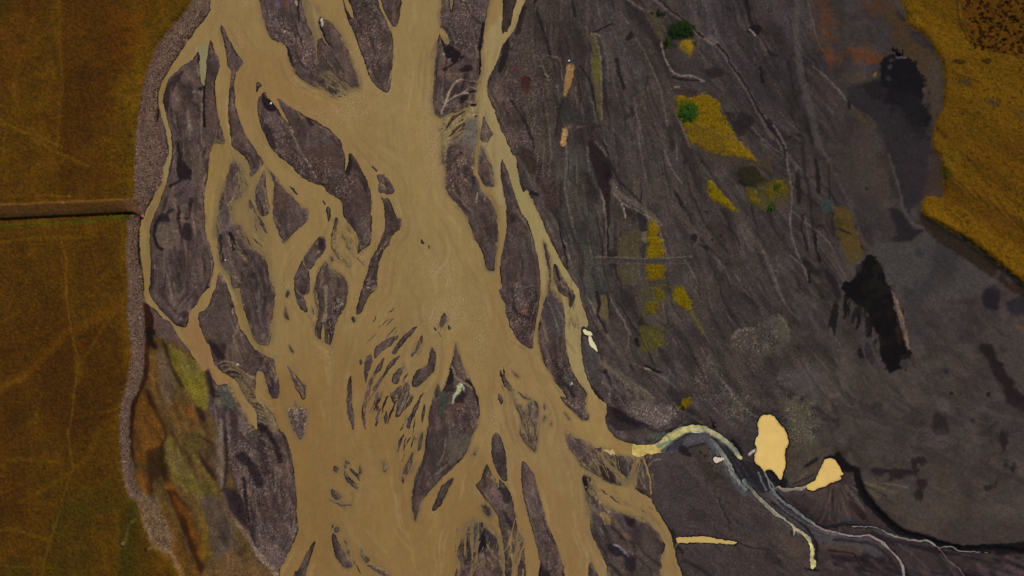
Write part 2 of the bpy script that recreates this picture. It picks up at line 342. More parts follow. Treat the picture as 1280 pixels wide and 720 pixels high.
GM((3, 5, [(5, 310), (40, 390), (100, 460), (130, 500), (165, 430), (200, 405), (250, 430), (272, 500), (268, 600), (265, 720)]), (3, 6, [(260, 100), (238, 205), (190, 170), (120, 95), (70, 20)]), (3, 5, [(90, 650), (80, 560), (40, 470)]), soft=1)
T(3, 5); CW([(130, 440, 40), (160, 510, 12), (165, 560, 6)])
T(2, 5); G([(1165, 110), (1200, 170), (1275, 285), (1300, 310), (1250, 300), (1210, 260), (1180, 200)]); G([(1155, 338), (1180, 390), (1177, 437), (1150, 400)])
T(3, 5)
for q in ([(316, 440), (328, 445), (324, 492)], [(325, 560), (338, 580), (312, 604)], [(386, 620), (396, 632), (388, 655)], [(528, 528), (578, 592), (558, 582)], [(8, 115), (65, 172), (40, 165)], [(60, 320), (130, 370), (190, 380), (200, 390), (120, 380)]):
    G(q, 1)
V(320, 540); V(640, 540); 
GM((3, 6, [(548, 0), (600, 30), (700, 80), (760, 110), (850, 160), (905, 150), (930, 185), (1010, 222), (1060, 235), (1180, 245), (1255, 245), (1282, 250), (1300, 400), (1320, 545), (1240, 550), (1180, 545), (1060, 535), (1010, 525), (940, 490), (860, 450), (780, 400), (690, 340), (640, 250), (580, 180), (550, 100)]), soft=1)
V(640, 540); G([(650, 130), (672, 200), (690, 260), (694, 330), (640, 290), (600, 268), (610, 180), (630, 130)])
CW([(645, 112, 14), (610, 175, 26), (600, 265, 40)]); CW([(652, 118, 12), (676, 185, 10), (690, 240, 8), (694, 310, 7)]); CW([(640, 150, 6), (626, 210, 6), (622, 260, 8)])
T(3, 6); CW([(905, 150, 18), (908, 240, 30), (960, 320, 44), (1050, 420, 60), (1150, 520, 90)]); CW([(760, 110, 8), (785, 210, 10), (830, 290, 5)]); CW([(1025, 230, 8), (1040, 350, 10), (1075, 430, 10)]); CW([(1055, 232, 8), (1070, 330, 8), (1085, 400, 8)])
V(640, 540); G([(352, 213), (392, 225), (405, 270), (425, 310), (445, 345), (500, 385), (560, 405), (640, 430), (700, 460), (740, 520), (768, 570), (745, 620), (748, 680), (752, 800), (492, 800), (475, 680), (450, 620), (420, 560), (400, 510), (390, 470), (385, 400), (370, 330)], 3)
G([(390, 655), (412, 682), (450, 800), (385, 800)])
V(320, 540); G([(292, 545), (275, 620), (255, 680), (225, 800), (185, 800), (215, 690), (245, 630)]); 
T(1, 7); G([(400, 675), (410, 690), (395, 800), (360, 800), (382, 700)])
G([(770, 290), (800, 335), (830, 400), (880, 480), (930, 560), (962, 600), (952, 630), (890, 637), (840, 590), (800, 530), (772, 430), (768, 370)], 1)
for q in ([(890, 365), (930, 430), (952, 545), (925, 500)], [(785, 240), (820, 235), (828, 265), (795, 275)], [(1042, 425), (1080, 500), (1135, 550), (1090, 585), (1048, 520)], [(1110, 608), (1200, 630), (1285, 668), (1330, 720), (1260, 710), (1190, 668)], [(-5 + 765, 205), (772, 225), (760, 235)]):
    G(q, 2)
T(1, 6)
for q in ([(890, 398), (920, 450), (960, 490), (1015, 545), (1005, 568), (950, 530), (910, 480), (886, 430)], [(900, 275), (926, 310), (905, 318)], [(886, 325), (908, 345), (888, 365)], [(935, 365), (1000, 405), (1022, 440), (980, 420)],
          [(755, 572), (790, 600), (842, 632), (848, 660), (810, 678), (770, 650), (762, 612)], [(732, 676), (800, 708), (885, 728), (960, 735), (860, 738), (790, 712)], [(780, 345), (818, 365), (808, 400), (785, 385)], [(1035, 350), (1055, 390), (1035, 420)]):
    G(q, 2)
T(2, 6)
for q in ([(195, 25), (172, 95), (140, 195), (150, 100)], [(292, 205), (280, 280), (260, 370), (215, 440), (188, 400), (230, 310)], [(378, 0), (387, 60), (370, 150), (343, 185), (355, 80)], [(312, 30), (322, 50), (314, 68)], [(-10, 300), (20, 350), (15, 400), (-5, 380)], [(925, 180), (905, 232), (895, 225)], [(200, 440), (190, 520), (182, 450)]):
    G(q, 2)
# feathery slivers and threads where a channel spills over a bar
fw = np.random.RandomState(11)
def sliver(x, y, ang_, ln, wd_, land=True, curve=0.0):
    V(0, 0, 1); p = []
    a_ = math.radians(ang_)
    for i in range(5):
        t = i / 4; p.append((x, y, max(.25, wd_ * (math.sin(math.pi * min(1, .12 + t * .88)) ** .8))))
        x += math.cos(a_) * ln / 4; y += math.sin(a_) * ln / 4; a_ += math.radians(curve) / 4
    if land:
        w, sd = line_sd(p)
        if w: wet[w] = np.minimum(wet[w], -sd)
    else:
        w, sd = line_sd(p)
        if w: wet[w] = np.maximum(wet[w], sd)
def spray(n, box, a0, da, ln, wd_, land, curve=0.0):
    for _ in range(n):
        sliver(fw.uniform(box[0], box[2]), fw.uniform(box[1], box[3]), a0 + da * fw.randn(), ln * fw.uniform(.5, 1.3), wd_ * fw.uniform(.4, 1.2), land, curve * fw.uniform(.3, 1.2))
spray(14, (292, 215, 322, 300), 62, 8, 22, 1.8, True, -14)          # left delta below the narrow bar
spray(10, (292, 205, 305, 250), 70, 12, 30, 1.6, False, 10)
spray(9, (290, 255, 312, 300), 50, 10, 26, 1.8, False, -6)
spray(9, (424, 292, 446, 325), 62, 10, 14, 1.6, True)               # small delta by the right-hand bar
spray(9, (460, 440, 515, 530), 120, 6, 30, 2.2, True, -10)         # middle delta
spray(5, (470, 425, 525, 500), 122, 6, 34, 1.6, False, -12)
spray(8, (492, 510, 520, 590), 108, 8, 18, 1.8, True, -6)
spray(8, (596, 655, 640, 680), 92, 7, 36, 2.0, False, -6); spray(7, (560, 655, 600, 700), 95, 8, 24, 1.6, True)
spray(12, (728, 570, 742, 620), 38, 12, 26, 1.5, False, 22); spray(10, (735, 575, 765, 622), 35, 10, 18, 1.3, True, 14)
spray(8, (735, 560, 790, 590), 62, 12, 22, 1.6, False); spray(7, (770, 590, 830, 650), 40, 10, 22, 1.4, True)
spray(10, (550, 120, 585, 165), 140, 14, 26, 1.8, False, -26); spray(9, (555, 140, 590, 175), 138, 10, 16, 1.6, True)
spray(7, (395, 100, 430, 118), 38, 8, 22, 1.6, False); spray(5, (405, 108, 440, 122), 30, 8, 14, 1.3, True)
spray(8, (645, 505, 668, 545), 72, 10, 26, 1.5, False); spray(6, (625, 430, 660, 480), 62, 8, 16, 1.4, True)
spray(8, (470, 380, 500, 420), 128, 10, 18, 1.4, True, -8); spray(8, (385, 345, 420, 420), 84, 6, 26, 1.3, False)
spray(10, (425, 565, 460, 625), 58, 10, 14, 1.6, True); spray(7, (415, 650, 445, 705), 70, 10, 20, 1.4, True)
spray(6, (640, 640, 655, 720), 108, 8, 40, 1.6, False); spray(8, (355, 455, 385, 520), 58, 8, 14, 1.3, True)
spray(8, (690, 340, 720, 400), 66, 8, 22, 1.2, True)
# ---- the pale water at the right: spring stream, ponds, pools, thin rills
stream = np.full((NY, NX), -12.0, np.float32)
def SW(p):
    w, sd = poly_sd(A(p)); stream[w] = np.maximum(stream[w], sd)
def SC(p, width=6):
    w, sd = line_sd(A(p), width / ORG[2]); stream[w] = np.maximum(stream[w], sd)
pond = np.full((NY, NX), -12.0, np.float32)
def PW(p):
    w, sd = poly_sd(A(p)); pond[w] = np.maximum(pond[w], sd)
V(800, 520, 8)
SW([(-60, 300), (0, 290), (120, 288), (200, 250), (260, 190), (340, 140), (430, 105), (540, 92), (640, 100), (730, 140), (820, 200), (920, 280), (980, 350), (1025, 432), (990, 425), (930, 360), (850, 290), (760, 220), (680, 180), (600, 172), (510, 172), (430, 195), (360, 240), (290, 300), (235, 360), (20, 385), (-60, 380)])
SC([(705, 232, 26), (760, 290, 40), (815, 370, 44), (865, 450, 40), (915, 540, 34), (975, 640, 28), (1060, 735, 22)]); SC([(838, 430, 5), (880, 520, 7), (935, 610, 5), (1000, 690, 8), (1050, 740, 6)])
V(960, 540)
SC([(-125, 240, 13), (-60, 312, 11), (-20, 350, 9), (60, 420, 10), (110, 458, 8), (140, 484, 16), (170, 505, 11), (198, 528, 19), (213, 560, 15), (222, 596, 22), (220, 630, 15), (228, 655, 27), (222, 676, 20)]); SC([(125, 470, 5), (132, 500, 4), (128, 520, 2)]); SC([(-110, 262, 4), (-50, 335, 5), (10, 392, 4), (60, 432, 3)])
SC([(-22, 170, 4), (-10, 215, 7), (8, 265, 6), (32, 305, 11), (70, 345, 9), (120, 380, 11), (200, 440, 12), (270, 485, 8), (330, 500, 6), (385, 512, 9), (440, 522, 5), (510, 520, 8), (580, 560, 12), (612, 590, 7), (640, 620, 10), (670, 670, 13), (690, 790, 8)])
SC([(400, 470, 2), (520, 475, 4), (570, 492, 3), (620, 515, 7), (690, 536, 4), (740, 543, 7), (800, 545, 9), (850, 580, 5), (900, 640, 6), (960, 690, 4), (1020, 790, 6)]); SC([(850, 580, 4), (920, 575, 4), (950, 595, 5), (1050, 600, 3), (1110, 602, 2)])
SC([(230, 262, 18), (190, 270, 9), (165, 283, 16), (120, 288, 12), (80, 290, 16), (55, 275, 9), (40, 280, 5)]); SC([(-20, 205, 4), (20, 262, 5), (40, 310, 4)])
V(900, 510, 8)
PW([(380, 160), (390, 110), (420, 78), (470, 70), (520, 78), (560, 120), (590, 165), (655, 225), (670, 290), (680, 350), (655, 410), (640, 480), (655, 540), (640, 610), (615, 712), (590, 705), (530, 630), (480, 605), (450, 620), (400, 580), (355, 540), (355, 470), (370, 400), (350, 350), (385, 270), (390, 230)])
V(980, 580, 8)
PW([(420, -50), (510, -35), (560, 40), (575, 80), (593, 100), (560, 115), (565, 145), (480, 180), (420, 215), (340, 245), (295, 262), (230, 250), (250, 210), (310, 170), (340, 100), (370, 40)])
T(3, 4)
PW([(715, 425), (740, 420), (770, 440), (805, 465), (775, 475), (740, 465), (718, 440)]); PW([(765, 500), (785, 490), (800, 520), (830, 560), (850, 640), (810, 600), (775, 545)])
V(800, 520, 8); PW([(735, 430), (770, 415), (820, 430), (790, 455), (755, 457)])
V(640, 540); PW([(820, 534), (850, 528), (900, 525), (980, 525), (1050, 540), (1120, 553), (1110, 561), (1040, 556), (980, 550), (900, 552), (835, 552)])
T(3, 6); PW([(925, 185), (950, 195), (1000, 205), (1005, 190), (1015, 222), (970, 216)])
river = wet.copy()
for a in (stream, pond):
    np.maximum(wet, a, out=wet)
# ---------------------------------------------------------------- colour of the ground (what it is made of, some shade painted in)
gcol[:] = GR
plain = [(1103, -60), (640, -60), (632, 90), (700, 270), (760, 420), (840, 540), (860, 760), (1340, 760), (1340, -60)]
V(0, 0, 1)
P(plain, (60, 51, 48), 1, 14)
P([(690, 215), (760, 200), (770, 330), (745, 380), (705, 330)], (57, 55, 51), .8, 22)
P([(930, -40), (1110, -40), (1150, 200), (1100, 330), (1000, 150)], (57, 48, 46), .7, 40)
P([(860, -40), (960, -40), (1010, 120), (960, 160), (880, 60)], (54, 46, 47), .7, 30)
P([(740, -30), (820, -30), (850, 120), (880, 330), (800, 430), (750, 300)], (61, 52, 48), .6, 30)
P([(960, 300), (1070, 330), (1120, 470), (1010, 500), (930, 420)], (58, 51, 47), .6, 30)
P([(1040, 480), (1290, 430), (1300, 680), (1180, 680), (1080, 620)], (62, 53, 48), .8, 30)
# flow streaks in the old channels of the plain
bend = gx + 14 * n_big + 6 * n_mid
ang = 66
st = fbm(8, 41, 4, ang, 7, .8, bend, gy) * 0.6 + fbm(20, 43, 3, ang - 8, 6, 1, bend, gy) * 0.5
st2 = fbm(6, 45, 3, 80, 8, .8, bend, gy)
right = sstep(640, 720, gx - 0.1 * gy) * (1 - sstep(1040, 1120, gx - .25 * (gy - 300) * (gy < 300)))
gmod = 1 + 0.22 * st * right + 0.20 * n_mid + 0.08 * n_big
bars = (1 - sstep(600, 720, gx - 0.15 * gy)) * sstep(160, 200, gx)
gmod += bars * (0.24 * st2 + 0.14 * n_soft)
gcol *= gmod[..., None]
warm = fbm(30, 47, 3)
gcol *= 1 + warm[..., None] * np.array([0.045, 0.0, -0.06], np.float32)
# hair-thin dry rills on the plain
rill = np.abs(fbm(26, 51, 2, 68, 5, .75, bend, gy))
k = (1 - sstep(0.0, 0.05, rill)) * right * sstep(-.1, .4, n_big + .3 * n_mid)
gcol += (k * 12)[..., None]
rill = np.abs(fbm(34, 53, 2, 60, 4, .8, bend, gy))
k = (1 - sstep(0.0, 0.05, rill)) * right * sstep(-.2, .3, -n_big + .3 * n_mid)
gcol *= 1 - .25 * k[..., None]
del rill, k

sp = poly_sd([(960 + a / 4, 540 + b / 4) for a, b in [(445, 170), (470, 250), (510, 330), (580, 410), (670, 480), (780, 510), (880, 550), (980, 566), (1100, 560), (1500, 535), (1500, -300), (445, -300)]], pad=30)
sc_pre = np.full((NY, NX), -30, np.float32); sc_pre[sp[0]] = sp[1]
speck *= 1 - .72 * sstep(960, 1040, gx)
# drawn-out streaks the floods left on bars, plain and wetland
def blur(a, n):
    for _ in range(n):
        a = (a + np.roll(a, 2, 0) + np.roll(a, -2, 0) + np.roll(a, 2, 1) + np.roll(a, -2, 1)) / 5
    return a
bl = blur(np.clip(wet, -12, 3), 14); gyy, gxx = np.gradient(bl)
def at_(a, x, y): return a[min(max(int(y) - Y0, 0), NY - 1), min(max(int(x) - X0, 0), NX - 1)]
fs_ = np.random.RandomState(23)
V(0, 0, 1)
def flow(x, y):
    vx, vy = -at_(gyy, x, y), at_(gxx, x, y)
    if x > 640 + .22 * y or math.hypot(vx, vy) < .05:
        if x < 620: t = 82 + 22 * at_(n_big, x, y)
        elif y > 560: t = 36 + 25 * at_(n_big, x, y)
        else: t = 84 - (x - 660) * .065 - max(0, y - 330) * .14 + 45 * at_(n_big, x, y) + 14 * at_(n_mid, x, y)
        vx, vy = math.cos(math.radians(t)), math.sin(math.radians(t))
    if vy < 0: vx, vy = -vx, -vy
    m_ = math.hypot(vx, vy) + 1e-6
    return vx / m_, vy / m_
def streaks(n, box, cols, ln, wd_, al, ok):
    for _ in range(n):
        x, y = fs_.uniform(box[0], box[2]), fs_.uniform(box[1], box[3])
        if not ok(x, y): continue
        w0 = wd_ * fs_.uniform(.4, 1.3); k = int(ln * fs_.uniform(.4, 1.4) / 5) + 3; p = []
        for i in range(k):
            p.append((x, y, w0 * (.25 + .9 * math.sin(math.pi * (i + .6) / (k + .2)))))
            vx, vy = flow(x, y); x += vx * 5; y += vy * 5
        L(p, cols[fs_.randint(len(cols))], 2, al * fs_.uniform(.5, 1.1), 1.0)
land = lambda x, y: at_(wet, x, y) < -1.5
streaks(1500, (185, -15, 760, 735), [(42, 33, 34), (36, 28, 30), (50, 41, 41), (92, 80, 71), (84, 72, 64), (98, 88, 78)], 26, 1.7, .5, land)
streaks(260, (185, -15, 760, 735), [(38, 30, 31), (44, 35, 36)], 22, 6, .4, land)
streaks(520, (650, -15, 1030, 540), [(42, 34, 36), (38, 30, 32), (48, 41, 40), (82, 72, 66), (76, 66, 62), (72, 62, 58)], 38, 2.0, .34, land)
streaks(45, (660, -15, 1040, 500), [(34, 27, 29), (38, 30, 32), (92, 80, 72), (88, 76, 70)], 90, 2.2, .6, land)
streaks(170, (660, -15, 1060, 520), [(42, 34, 35), (44, 38, 38), (70, 60, 54)], 40, 8, .4, land)
streaks(170, (1060, 380, 1290, 620), [(50, 43, 43), (48, 41, 40), (70, 60, 56)], 30, 7, .35, land)
streaks(260, (820, 600, 1295, 738), [(40, 31, 33), (34, 26, 29), (78, 64, 60), (70, 57, 53)], 40, 2.6, .45, lambda x, y: land(x, y) and at_(sc_pre, x, y) < 0)
fr = np.random.RandomState(5)
# --- right of the river, top
V(640, 0)
P([(0, 90), (60, 80), (120, 250), (140, 480), (90, 560), (0, 440)], (66, 56, 52), .7, 14)
L([(60, 40), (45, 90), (25, 170)], (40, 30, 32), 22, .7, 2); L([(110, -20), (125, 60), (160, 170), (190, 290)], (34, 26, 28), 12, .7, 2); L([(120, 20), (118, 60)], (90, 76, 68), 6, .6, 1)
L([(300, 10), (315, 80)], DK, 12, .7, 2); L([(330, -10), (345, 40)], (78, 56, 62), 14, .5, 3); L([(375, -20), (378, 90), (372, 140)], (78, 66, 62), 20, .5, 4)
L([(395, 165), (440, 150), (500, 122)], (32, 25, 27), 7, .8, 1); L([(400, 168), (440, 180)], PALE, 8, .7, 1)
P([(568, 190), (590, 160), (606, 170), (600, 195), (570, 206)], (36, 27, 28), .85, 1.2)
L([(520, 300), (535, 370), (560, 440)], (34, 27, 28), 15, .75, 2); L([(540, 60), (580, 120)], PALE, 4, .4, 1)
P([(400, 165), (425, 200), (440, 330), (447, 480), (450, 590), (425, 560), (408, 440), (395, 340), (398, 230)], (82, 72, 42), .55, 2)
L([(400, 170), (430, 230), (440, 330), (446, 450), (448, 600)], (104, 90, 58), 6, .6, 1)
P([(402, 300), (432, 300), (436, 420), (408, 400)], (84, 74, 30), .7, 3)
L([(340, 330), (385, 400), (405, 470), (425, 590), (460, 720)], (32, 25, 28), 9, .7, 1.2); L([(390, 490), (415, 560), (440, 660), (470, 720)], PALE, 7, .45, 1.2)
P([(283, 322), (314, 330), (304, 400), (276, 480), (254, 490), (262, 430), (272, 350)], (134, 102, 62), .9, 1.5); L([(318, 330), (300, 420), (275, 480)], (64, 44, 36), 6, .7, 1)
P([(256, 648), (275, 640), (266, 730), (242, 730)], (150, 118, 72), .95, 1.2)
L([(330, 636), (370, 628), (410, 612)], (112, 98, 88), 7, .8, 1.2); L([(285, 640), (300, 620)], (96, 84, 66), 14, .5, 2)
P([(255, 470), (330, 560), (410, 590), (405, 630), (330, 625), (270, 620), (230, 610)], (47, 44, 42), .8, 5)
P([(330, 640), (420, 610), (440, 720), (330, 720)], (48, 38, 38), .7, 4)
P([(48, 385), (88, 392), (78, 470), (50, 440)], (58, 30, 30), .75, 2.5); P([(12, 325), (42, 345), (30, 380), (8, 360)], (70, 40, 40), .6, 2)
L([(0, 510), (60, 600), (95, 680), (110, 740)], (36, 29, 30), 12, .7, 2); L([(255, 500), (230, 580), (222, 680)], (36, 29, 30), 8, .7, 1.2)
L([(180, 280), (240, 300), (250, 400)], PALE, 5, .5, 1)
speckle([(0, 80), (140, 260), (250, 460), (240, 560), (140, 600), (150, 720), (-20, 720)], .8)
L([(590, 0), (640, 80), (700, 180), (755, 265), (800, 350)], (42, 34, 36), 34, .6, 4)
L([(580, 0), (620, 30), (680, 60)], PALE, 10, .5, 2)
L([(690, -20), (780, 50), (860, 105), (920, 165), (980, 200), (1040, 245), (1085, 310), (1135, 390), (1190, 480), (1250, 600), (1300, 690)], (86, 74, 68), 22, .55, 2)
L([(720, -10), (800, 60), (870, 110), (945, 180), (1000, 208), (1040, 240), (1075, 285), (1092, 325), (1150, 400), (1205, 500), (1265, 610), (1300, 660)], (30, 23, 26), 7, .8, 1)
P([(960, 190), (1000, 180), (1030, 215), (1000, 225), (975, 215)], (92, 80, 76), .6, 3)
P([(960, 350), (1010, 340), (1060, 355), (1050, 385), (990, 390), (970, 370)], (38, 30, 30), .7, 3)
P([(660, 50), (720, 55), (740, 110), (760, 180), (740, 200), (690, 110)], (66, 58, 40), .7, 5)
P([(740, 80), (760, 60), (775, 65), (760, 85)], (26, 32, 16), .8, 2); dot(730, 62, 12, (30, 34, 20)); dot(700, 70, 9, (34, 36, 22))
P([(780, 160), (830, 110), (860, 112), (900, 150), (906, 196), (850, 190), (790, 205), (775, 190)], (30, 36, 14), .9, 2.5)
P([(766, 186), (800, 205), (790, 248), (764, 240)], (44, 46, 16), .85, 2.5)
P([(830, 210), (905, 195), (912, 240), (898, 290), (868, 280), (840, 245)], (92, 74, 20), .6, 6); P([(855, 205), (893, 205), (903, 240), (893, 278), (870, 262), (850, 235)], (116, 92, 20), .9, 3.5)
L([(905, 215), (935, 245), (945, 285)], (34, 26, 28), 8, .7, 1.5); L([(925, 225), (950, 290)], PALE, 4, .5, 1)
P([(775, 290), (840, 260), (890, 300), (940, 300), (930, 380), (850, 365), (800, 345)], (56, 47, 44), .6, 5)
L([(745, 215), (762, 280), (780, 330), (805, 366), (850, 378), (900, 384), (955, 408)], (98, 86, 79), 8, .7, 1); L([(800, 390), (850, 398), (930, 405)], (34, 26, 28), 9, .8, 1.5)
L([(810, 438), (835, 438)], PALE, 6, .7, 1); P([(800, 450), (870, 445), (930, 455), (900, 475), (830, 478)], (52, 38, 32), .7, 2)
P([(1040, 500), (1100, 600), (1150, 560), (1215, 600), (1180, 640), (1150, 680), (1110, 660), (1070, 580)], (38, 30, 31), .8, 4)
P([(1060, 570), (1080, 560), (1110, 570), (1120, 600)], (42, 32, 33), .8, 2)
L([(620, 200), (660, 260), (700, 350), (740, 440), (760, 540), (775, 620), (800, 690)], PALE, 6, .4, 1.2)
L([(580, 530), (610, 560), (580, 580)], DK, 14, .5, 3); L([(530, 560), (560, 600)], DK, 8, .4, 2); L([(790, 640), (800, 740)], DK, 24, .5, 3); L([(820, 560), (850, 640), (890, 740)], PALE, 8, .5, 1.5)
L([(675, 390), (670, 430)], DK, 10, .5, 2)
L([(1170, 0), (1185, 90), (1215, 160)], (34, 26, 30), 18, .8, 2); P([(1170, 160), (1215, 120), (1245, 140), (1230, 175), (1195, 170)], (30, 22, 24), .9, 2); L([(1185, 150), (1205, 165), (1215, 178)], (112, 98, 92), 8, .8, 1)
L([(1190, 200), (1185, 320)], (46, 42, 42), 30, .5, 4); L([(1240, 340), (1250, 410)], (30, 22, 24), 12, .8, 2); L([(1225, 180), (1280, 280)], PALE, 10, .3, 3); L([(1060, 30), (1085, 50)], DK, 8, .6, 2)
# --- the moss patches (the moss layer itself is built below from the same outlines)
V(640, 180)
P([(380, -10), (440, 20), (490, 100), (500, 200), (490, 260), (486, 400), (468, 400), (464, 300), (440, 222), (405, 120)], (40, 30, 31), .95, 3)
P([(455, 100), (485, 100), (490, 180), (460, 180)], (31, 26, 28), .8, 3); L([(440, 222), (466, 330), (472, 500), (466, 560)], PALE, 5, .6, 1); L([(478, 390), (478, 540)], (34, 27, 28), 6, .7, 1)
L([(450, -20), (480, 60), (495, 110), (530, 180), (600, 250), (700, 360)], (36, 28, 30), 7, .7, 1); L([(420, -10), (470, 60)], PALE, 10, .5, 2)
L([(500, 195), (525, 240), (580, 280), (640, 310), (700, 365), (740, 400)], (92, 80, 68), 26, .5, 3); L([(495, 235), (560, 300), (640, 340), (700, 372)], (110, 96, 84), 4, .5, 1)
L([(548, 300), (560, 330), (566, 370)], (110, 98, 88), 6, .8, 1); L([(600, 360), (625, 375), (628, 400)], (100, 88, 80), 5, .7, 1); P([(570, 320), (610, 350), (640, 345), (670, 370), (672, 430), (640, 430), (625, 390), (575, 360)], (40, 32, 33), .7, 3)
P([(645, 445), (670, 440), (675, 490), (645, 480)], (92, 80, 66), .7, 2); P([(640, 500), (668, 500), (668, 560), (640, 560)], (48, 42, 42), .6, 3)
L([(760, 35), (790, 110), (820, 160), (850, 200)], PALE, 5, .6, 1); L([(820, 0), (822, 80)], PALE, 6, .4, 1); P([(803, 225), (820, 235), (850, 290), (868, 335), (845, 310)], (31, 24, 26), .85, 2); L([(850, 310), (885, 360), (905, 400)], (42, 34, 35), 10, .6, 2)
for q in ((752, 148, 8), (860, 92, 8), (968, 340, 8), (1045, 460, 9), (910, 470, 16), (970, 522, 12), (1072, 600, 6), (945, 90, 7), (1000, 480, 6)): dot(*q)
L([(930, 500), (960, 520), (980, 530)], DK, 10, .6, 2); L([(1140, 390), (1160, 470), (1200, 530), (1270, 550)], PALE, 5, .35, 1.2); L([(860, 580), (900, 640), (930, 720)], PALE, 5, .5, 1); L([(1000, 560), (1060, 620), (1090, 700)], PALE, 5, .3, 1.2)
P([(530, 470), (560, 440), (632, 435), (634, 558), (530, 562)], (70, 60, 40), .8, 4); P([(525, 602), (620, 602), (622, 680), (580, 700), (545, 685), (522, 640)], (68, 60, 42), .75, 4); L([(520, 470), (520, 560)], DK, 12, .5, 3); L([(515, 620), (525, 660), (545, 690)], (38, 30, 30), 6, .7, 1)
P([(480, 530), (520, 540), (525, 600), (490, 610), (470, 570)], (36, 29, 30), .7, 5)
L([(410, 566), (520, 566), (700, 572), (900, 562)], (82, 71, 62), 5, .5, .8); L([(420, 600), (540, 597), (760, 600), (890, 592)], (76, 66, 58), 5, .45, .8); L([(640, 583), (760, 586)], (62, 52, 50), 10, .6, 1.5)
P([(960, 30), (1040, 50), (1130, 75), (1210, 90), (1290, 60), (1290, 120), (1190, 110), (1100, 95), (1000, 70)], (62, 50, 36), .7, 4)
P([(1128, 130), (1200, 110), (1250, 160), (1290, 190), (1210, 215), (1145, 185)], (40, 35, 18), .85, 4); P([(1130, 180), (1200, 205), (1230, 215), (1190, 225), (1140, 205)], (30, 24, 24), .8, 2)
P([(950, 160), (1010, 190), (1060, 240), (1130, 320), (1170, 370), (1110, 360), (1000, 290), (960, 220)], (66, 52, 42), .6, 6)
P([(1155, 210), (1210, 215), (1290, 180), (1370, 175), (1390, 220), (1360, 300), (1260, 330), (1200, 310), (1165, 250)], (66, 58, 30), .8, 8)
V(640, 360)
P([(640, -20), (760, -20), (760, 60), (720, 80), (680, 140), (650, 130)], (64, 58, 38), .7, 8)
L([(640, 170), (760, 225)], (36, 28, 30), 14, .7, 2); P([(640, 195), (700, 185), (765, 220), (762, 270), (700, 320), (642, 310)], (72, 64, 26), .75, 6)
for i in range(9): L([(642 + 6 * i, 205 + 3 * i), (660 + 11 * i, 260 + 4 * i), (676 + 13 * i, 300 - 3 * i)], (48, 42, 26) if i % 2 else (92, 82, 26), 4, .5, 1)
L([(890, 110), (930, 180), (950, 225)], (84, 72, 26), 16, .6, 4); L([(1065, 120), (1110, 190)], PALE, 5, .4, 1); L([(950, 215), (985, 275)], PALE, 4, .4, 1); L([(1160, 30), (1230, 100)], DK, 10, .5, 2)
P([(440, 45), (472, 42), (482, 120), (478, 180), (465, 160), (440, 130)], (84, 72, 46), .85, 2); L([(420, 20), (436, 80), (426, 130), (448, 170), (470, 222)], (35, 27, 28), 12, .75, 1.5); L([(480, 20), (486, 120), (500, 140)], DK, 8, .6, 1.5); L([(525, 120), (555, 160), (578, 215), (578, 300)], PALE, 6, .55, 1); P([(490, 130), (540, 160), (570, 220), (570, 300), (500, 260), (470, 200)], (66, 55, 50), .6, 4); L([(622, 255), (628, 290)], (26, 22, 24), 14, .8, 2)
P([(1105, 250), (1130, 210), (1250, 195), (1310, 205), (1320, 290), (1300, 330), (1200, 335), (1110, 290)], (72, 63, 55), .7, 12, rough=1.8); speckle([(1105, 250), (1130, 210), (1310, 195), (1310, 330), (1110, 300)], 1.0); L([(1100, 250), (1125, 215), (1210, 200)], (100, 88, 78), 10, .5, 3)
P([(955, 365), (1000, 350), (1040, 380), (1010, 430), (965, 415)], (70, 64, 57), .5, 10, rough=1.6); P([(1090, 570), (1120, 540), (1170, 535), (1185, 600), (1140, 650), (1095, 630)], (70, 64, 53), .6, 11, rough=1.8); speckle([(930, 340), (1190, 500), (1190, 680), (940, 560)], .9, 8)
L([(430, 350), (480, 400), (540, 440), (620, 500), (700, 560)], (90, 78, 62), 34, .55, 4); P([(455, 408), (475, 415), (500, 480), (490, 490), (465, 450)], (34, 26, 28), .85, 2); L([(520, 410), (600, 470), (690, 530)], (104, 92, 74), 6, .5, 1.2); L([(560, 490), (600, 545)], PALE, 5, .5, 1)
L([(665, 388), (700, 405), (740, 422)], (30, 23, 26), 10, .85, 1.2); L([(665, 400), (690, 412)], (120, 104, 96), 5, .7, 1); L([(590, 390), (605, 410)], DK, 8, .8, 1); L([(500, 340), (640, 390), (740, 440), (860, 520)], PALE, 6, .3, 1.5)
P([(430, 300), (520, 330), (600, 400), (640, 480), (580, 480), (500, 400)], (60, 52, 48), .5, 6)
P([(555, 600), (590, 570), (640, 565), (780, 590), (820, 640), (730, 690), (640, 670), (570, 620)], (84, 72, 66), .75, 5); speckle([(430, 440), (560, 570), (820, 590), (900, 620), (800, 690), (640, 690), (480, 560)], 1.0, 5)
P([(350, 260), (420, 330), (450, 440), (470, 560), (420, 500), (370, 380)], (63, 56, 54), .6, 3); L([(360, 280), (350, 380), (380, 470), (470, 580), (520, 610), (600, 660), (680, 690)], (36, 28, 30), 9, .8, 1.2)
L([(460, 440), (490, 510), (480, 560)], (88, 78, 74), 18, .5, 4)
P([(475, 592), (520, 600), (600, 645), (680, 690), (620, 715), (540, 718), (490, 680)], (46, 37, 38), .9, 3); P([(500, 600), (560, 630), (640, 680), (600, 690), (520, 650)], (32, 24, 27), .8, 4); L([(560, 720), (700, 715), (760, 690)], (60, 52, 48), 14, .6, 3)
P([(770, 520), (850, 500), (900, 540), (800, 580)], (46, 38, 34), .6, 6); P([(1160, 430), (1290, 420), (1290, 560), (1200, 540)], (50, 43, 42), .5, 10)
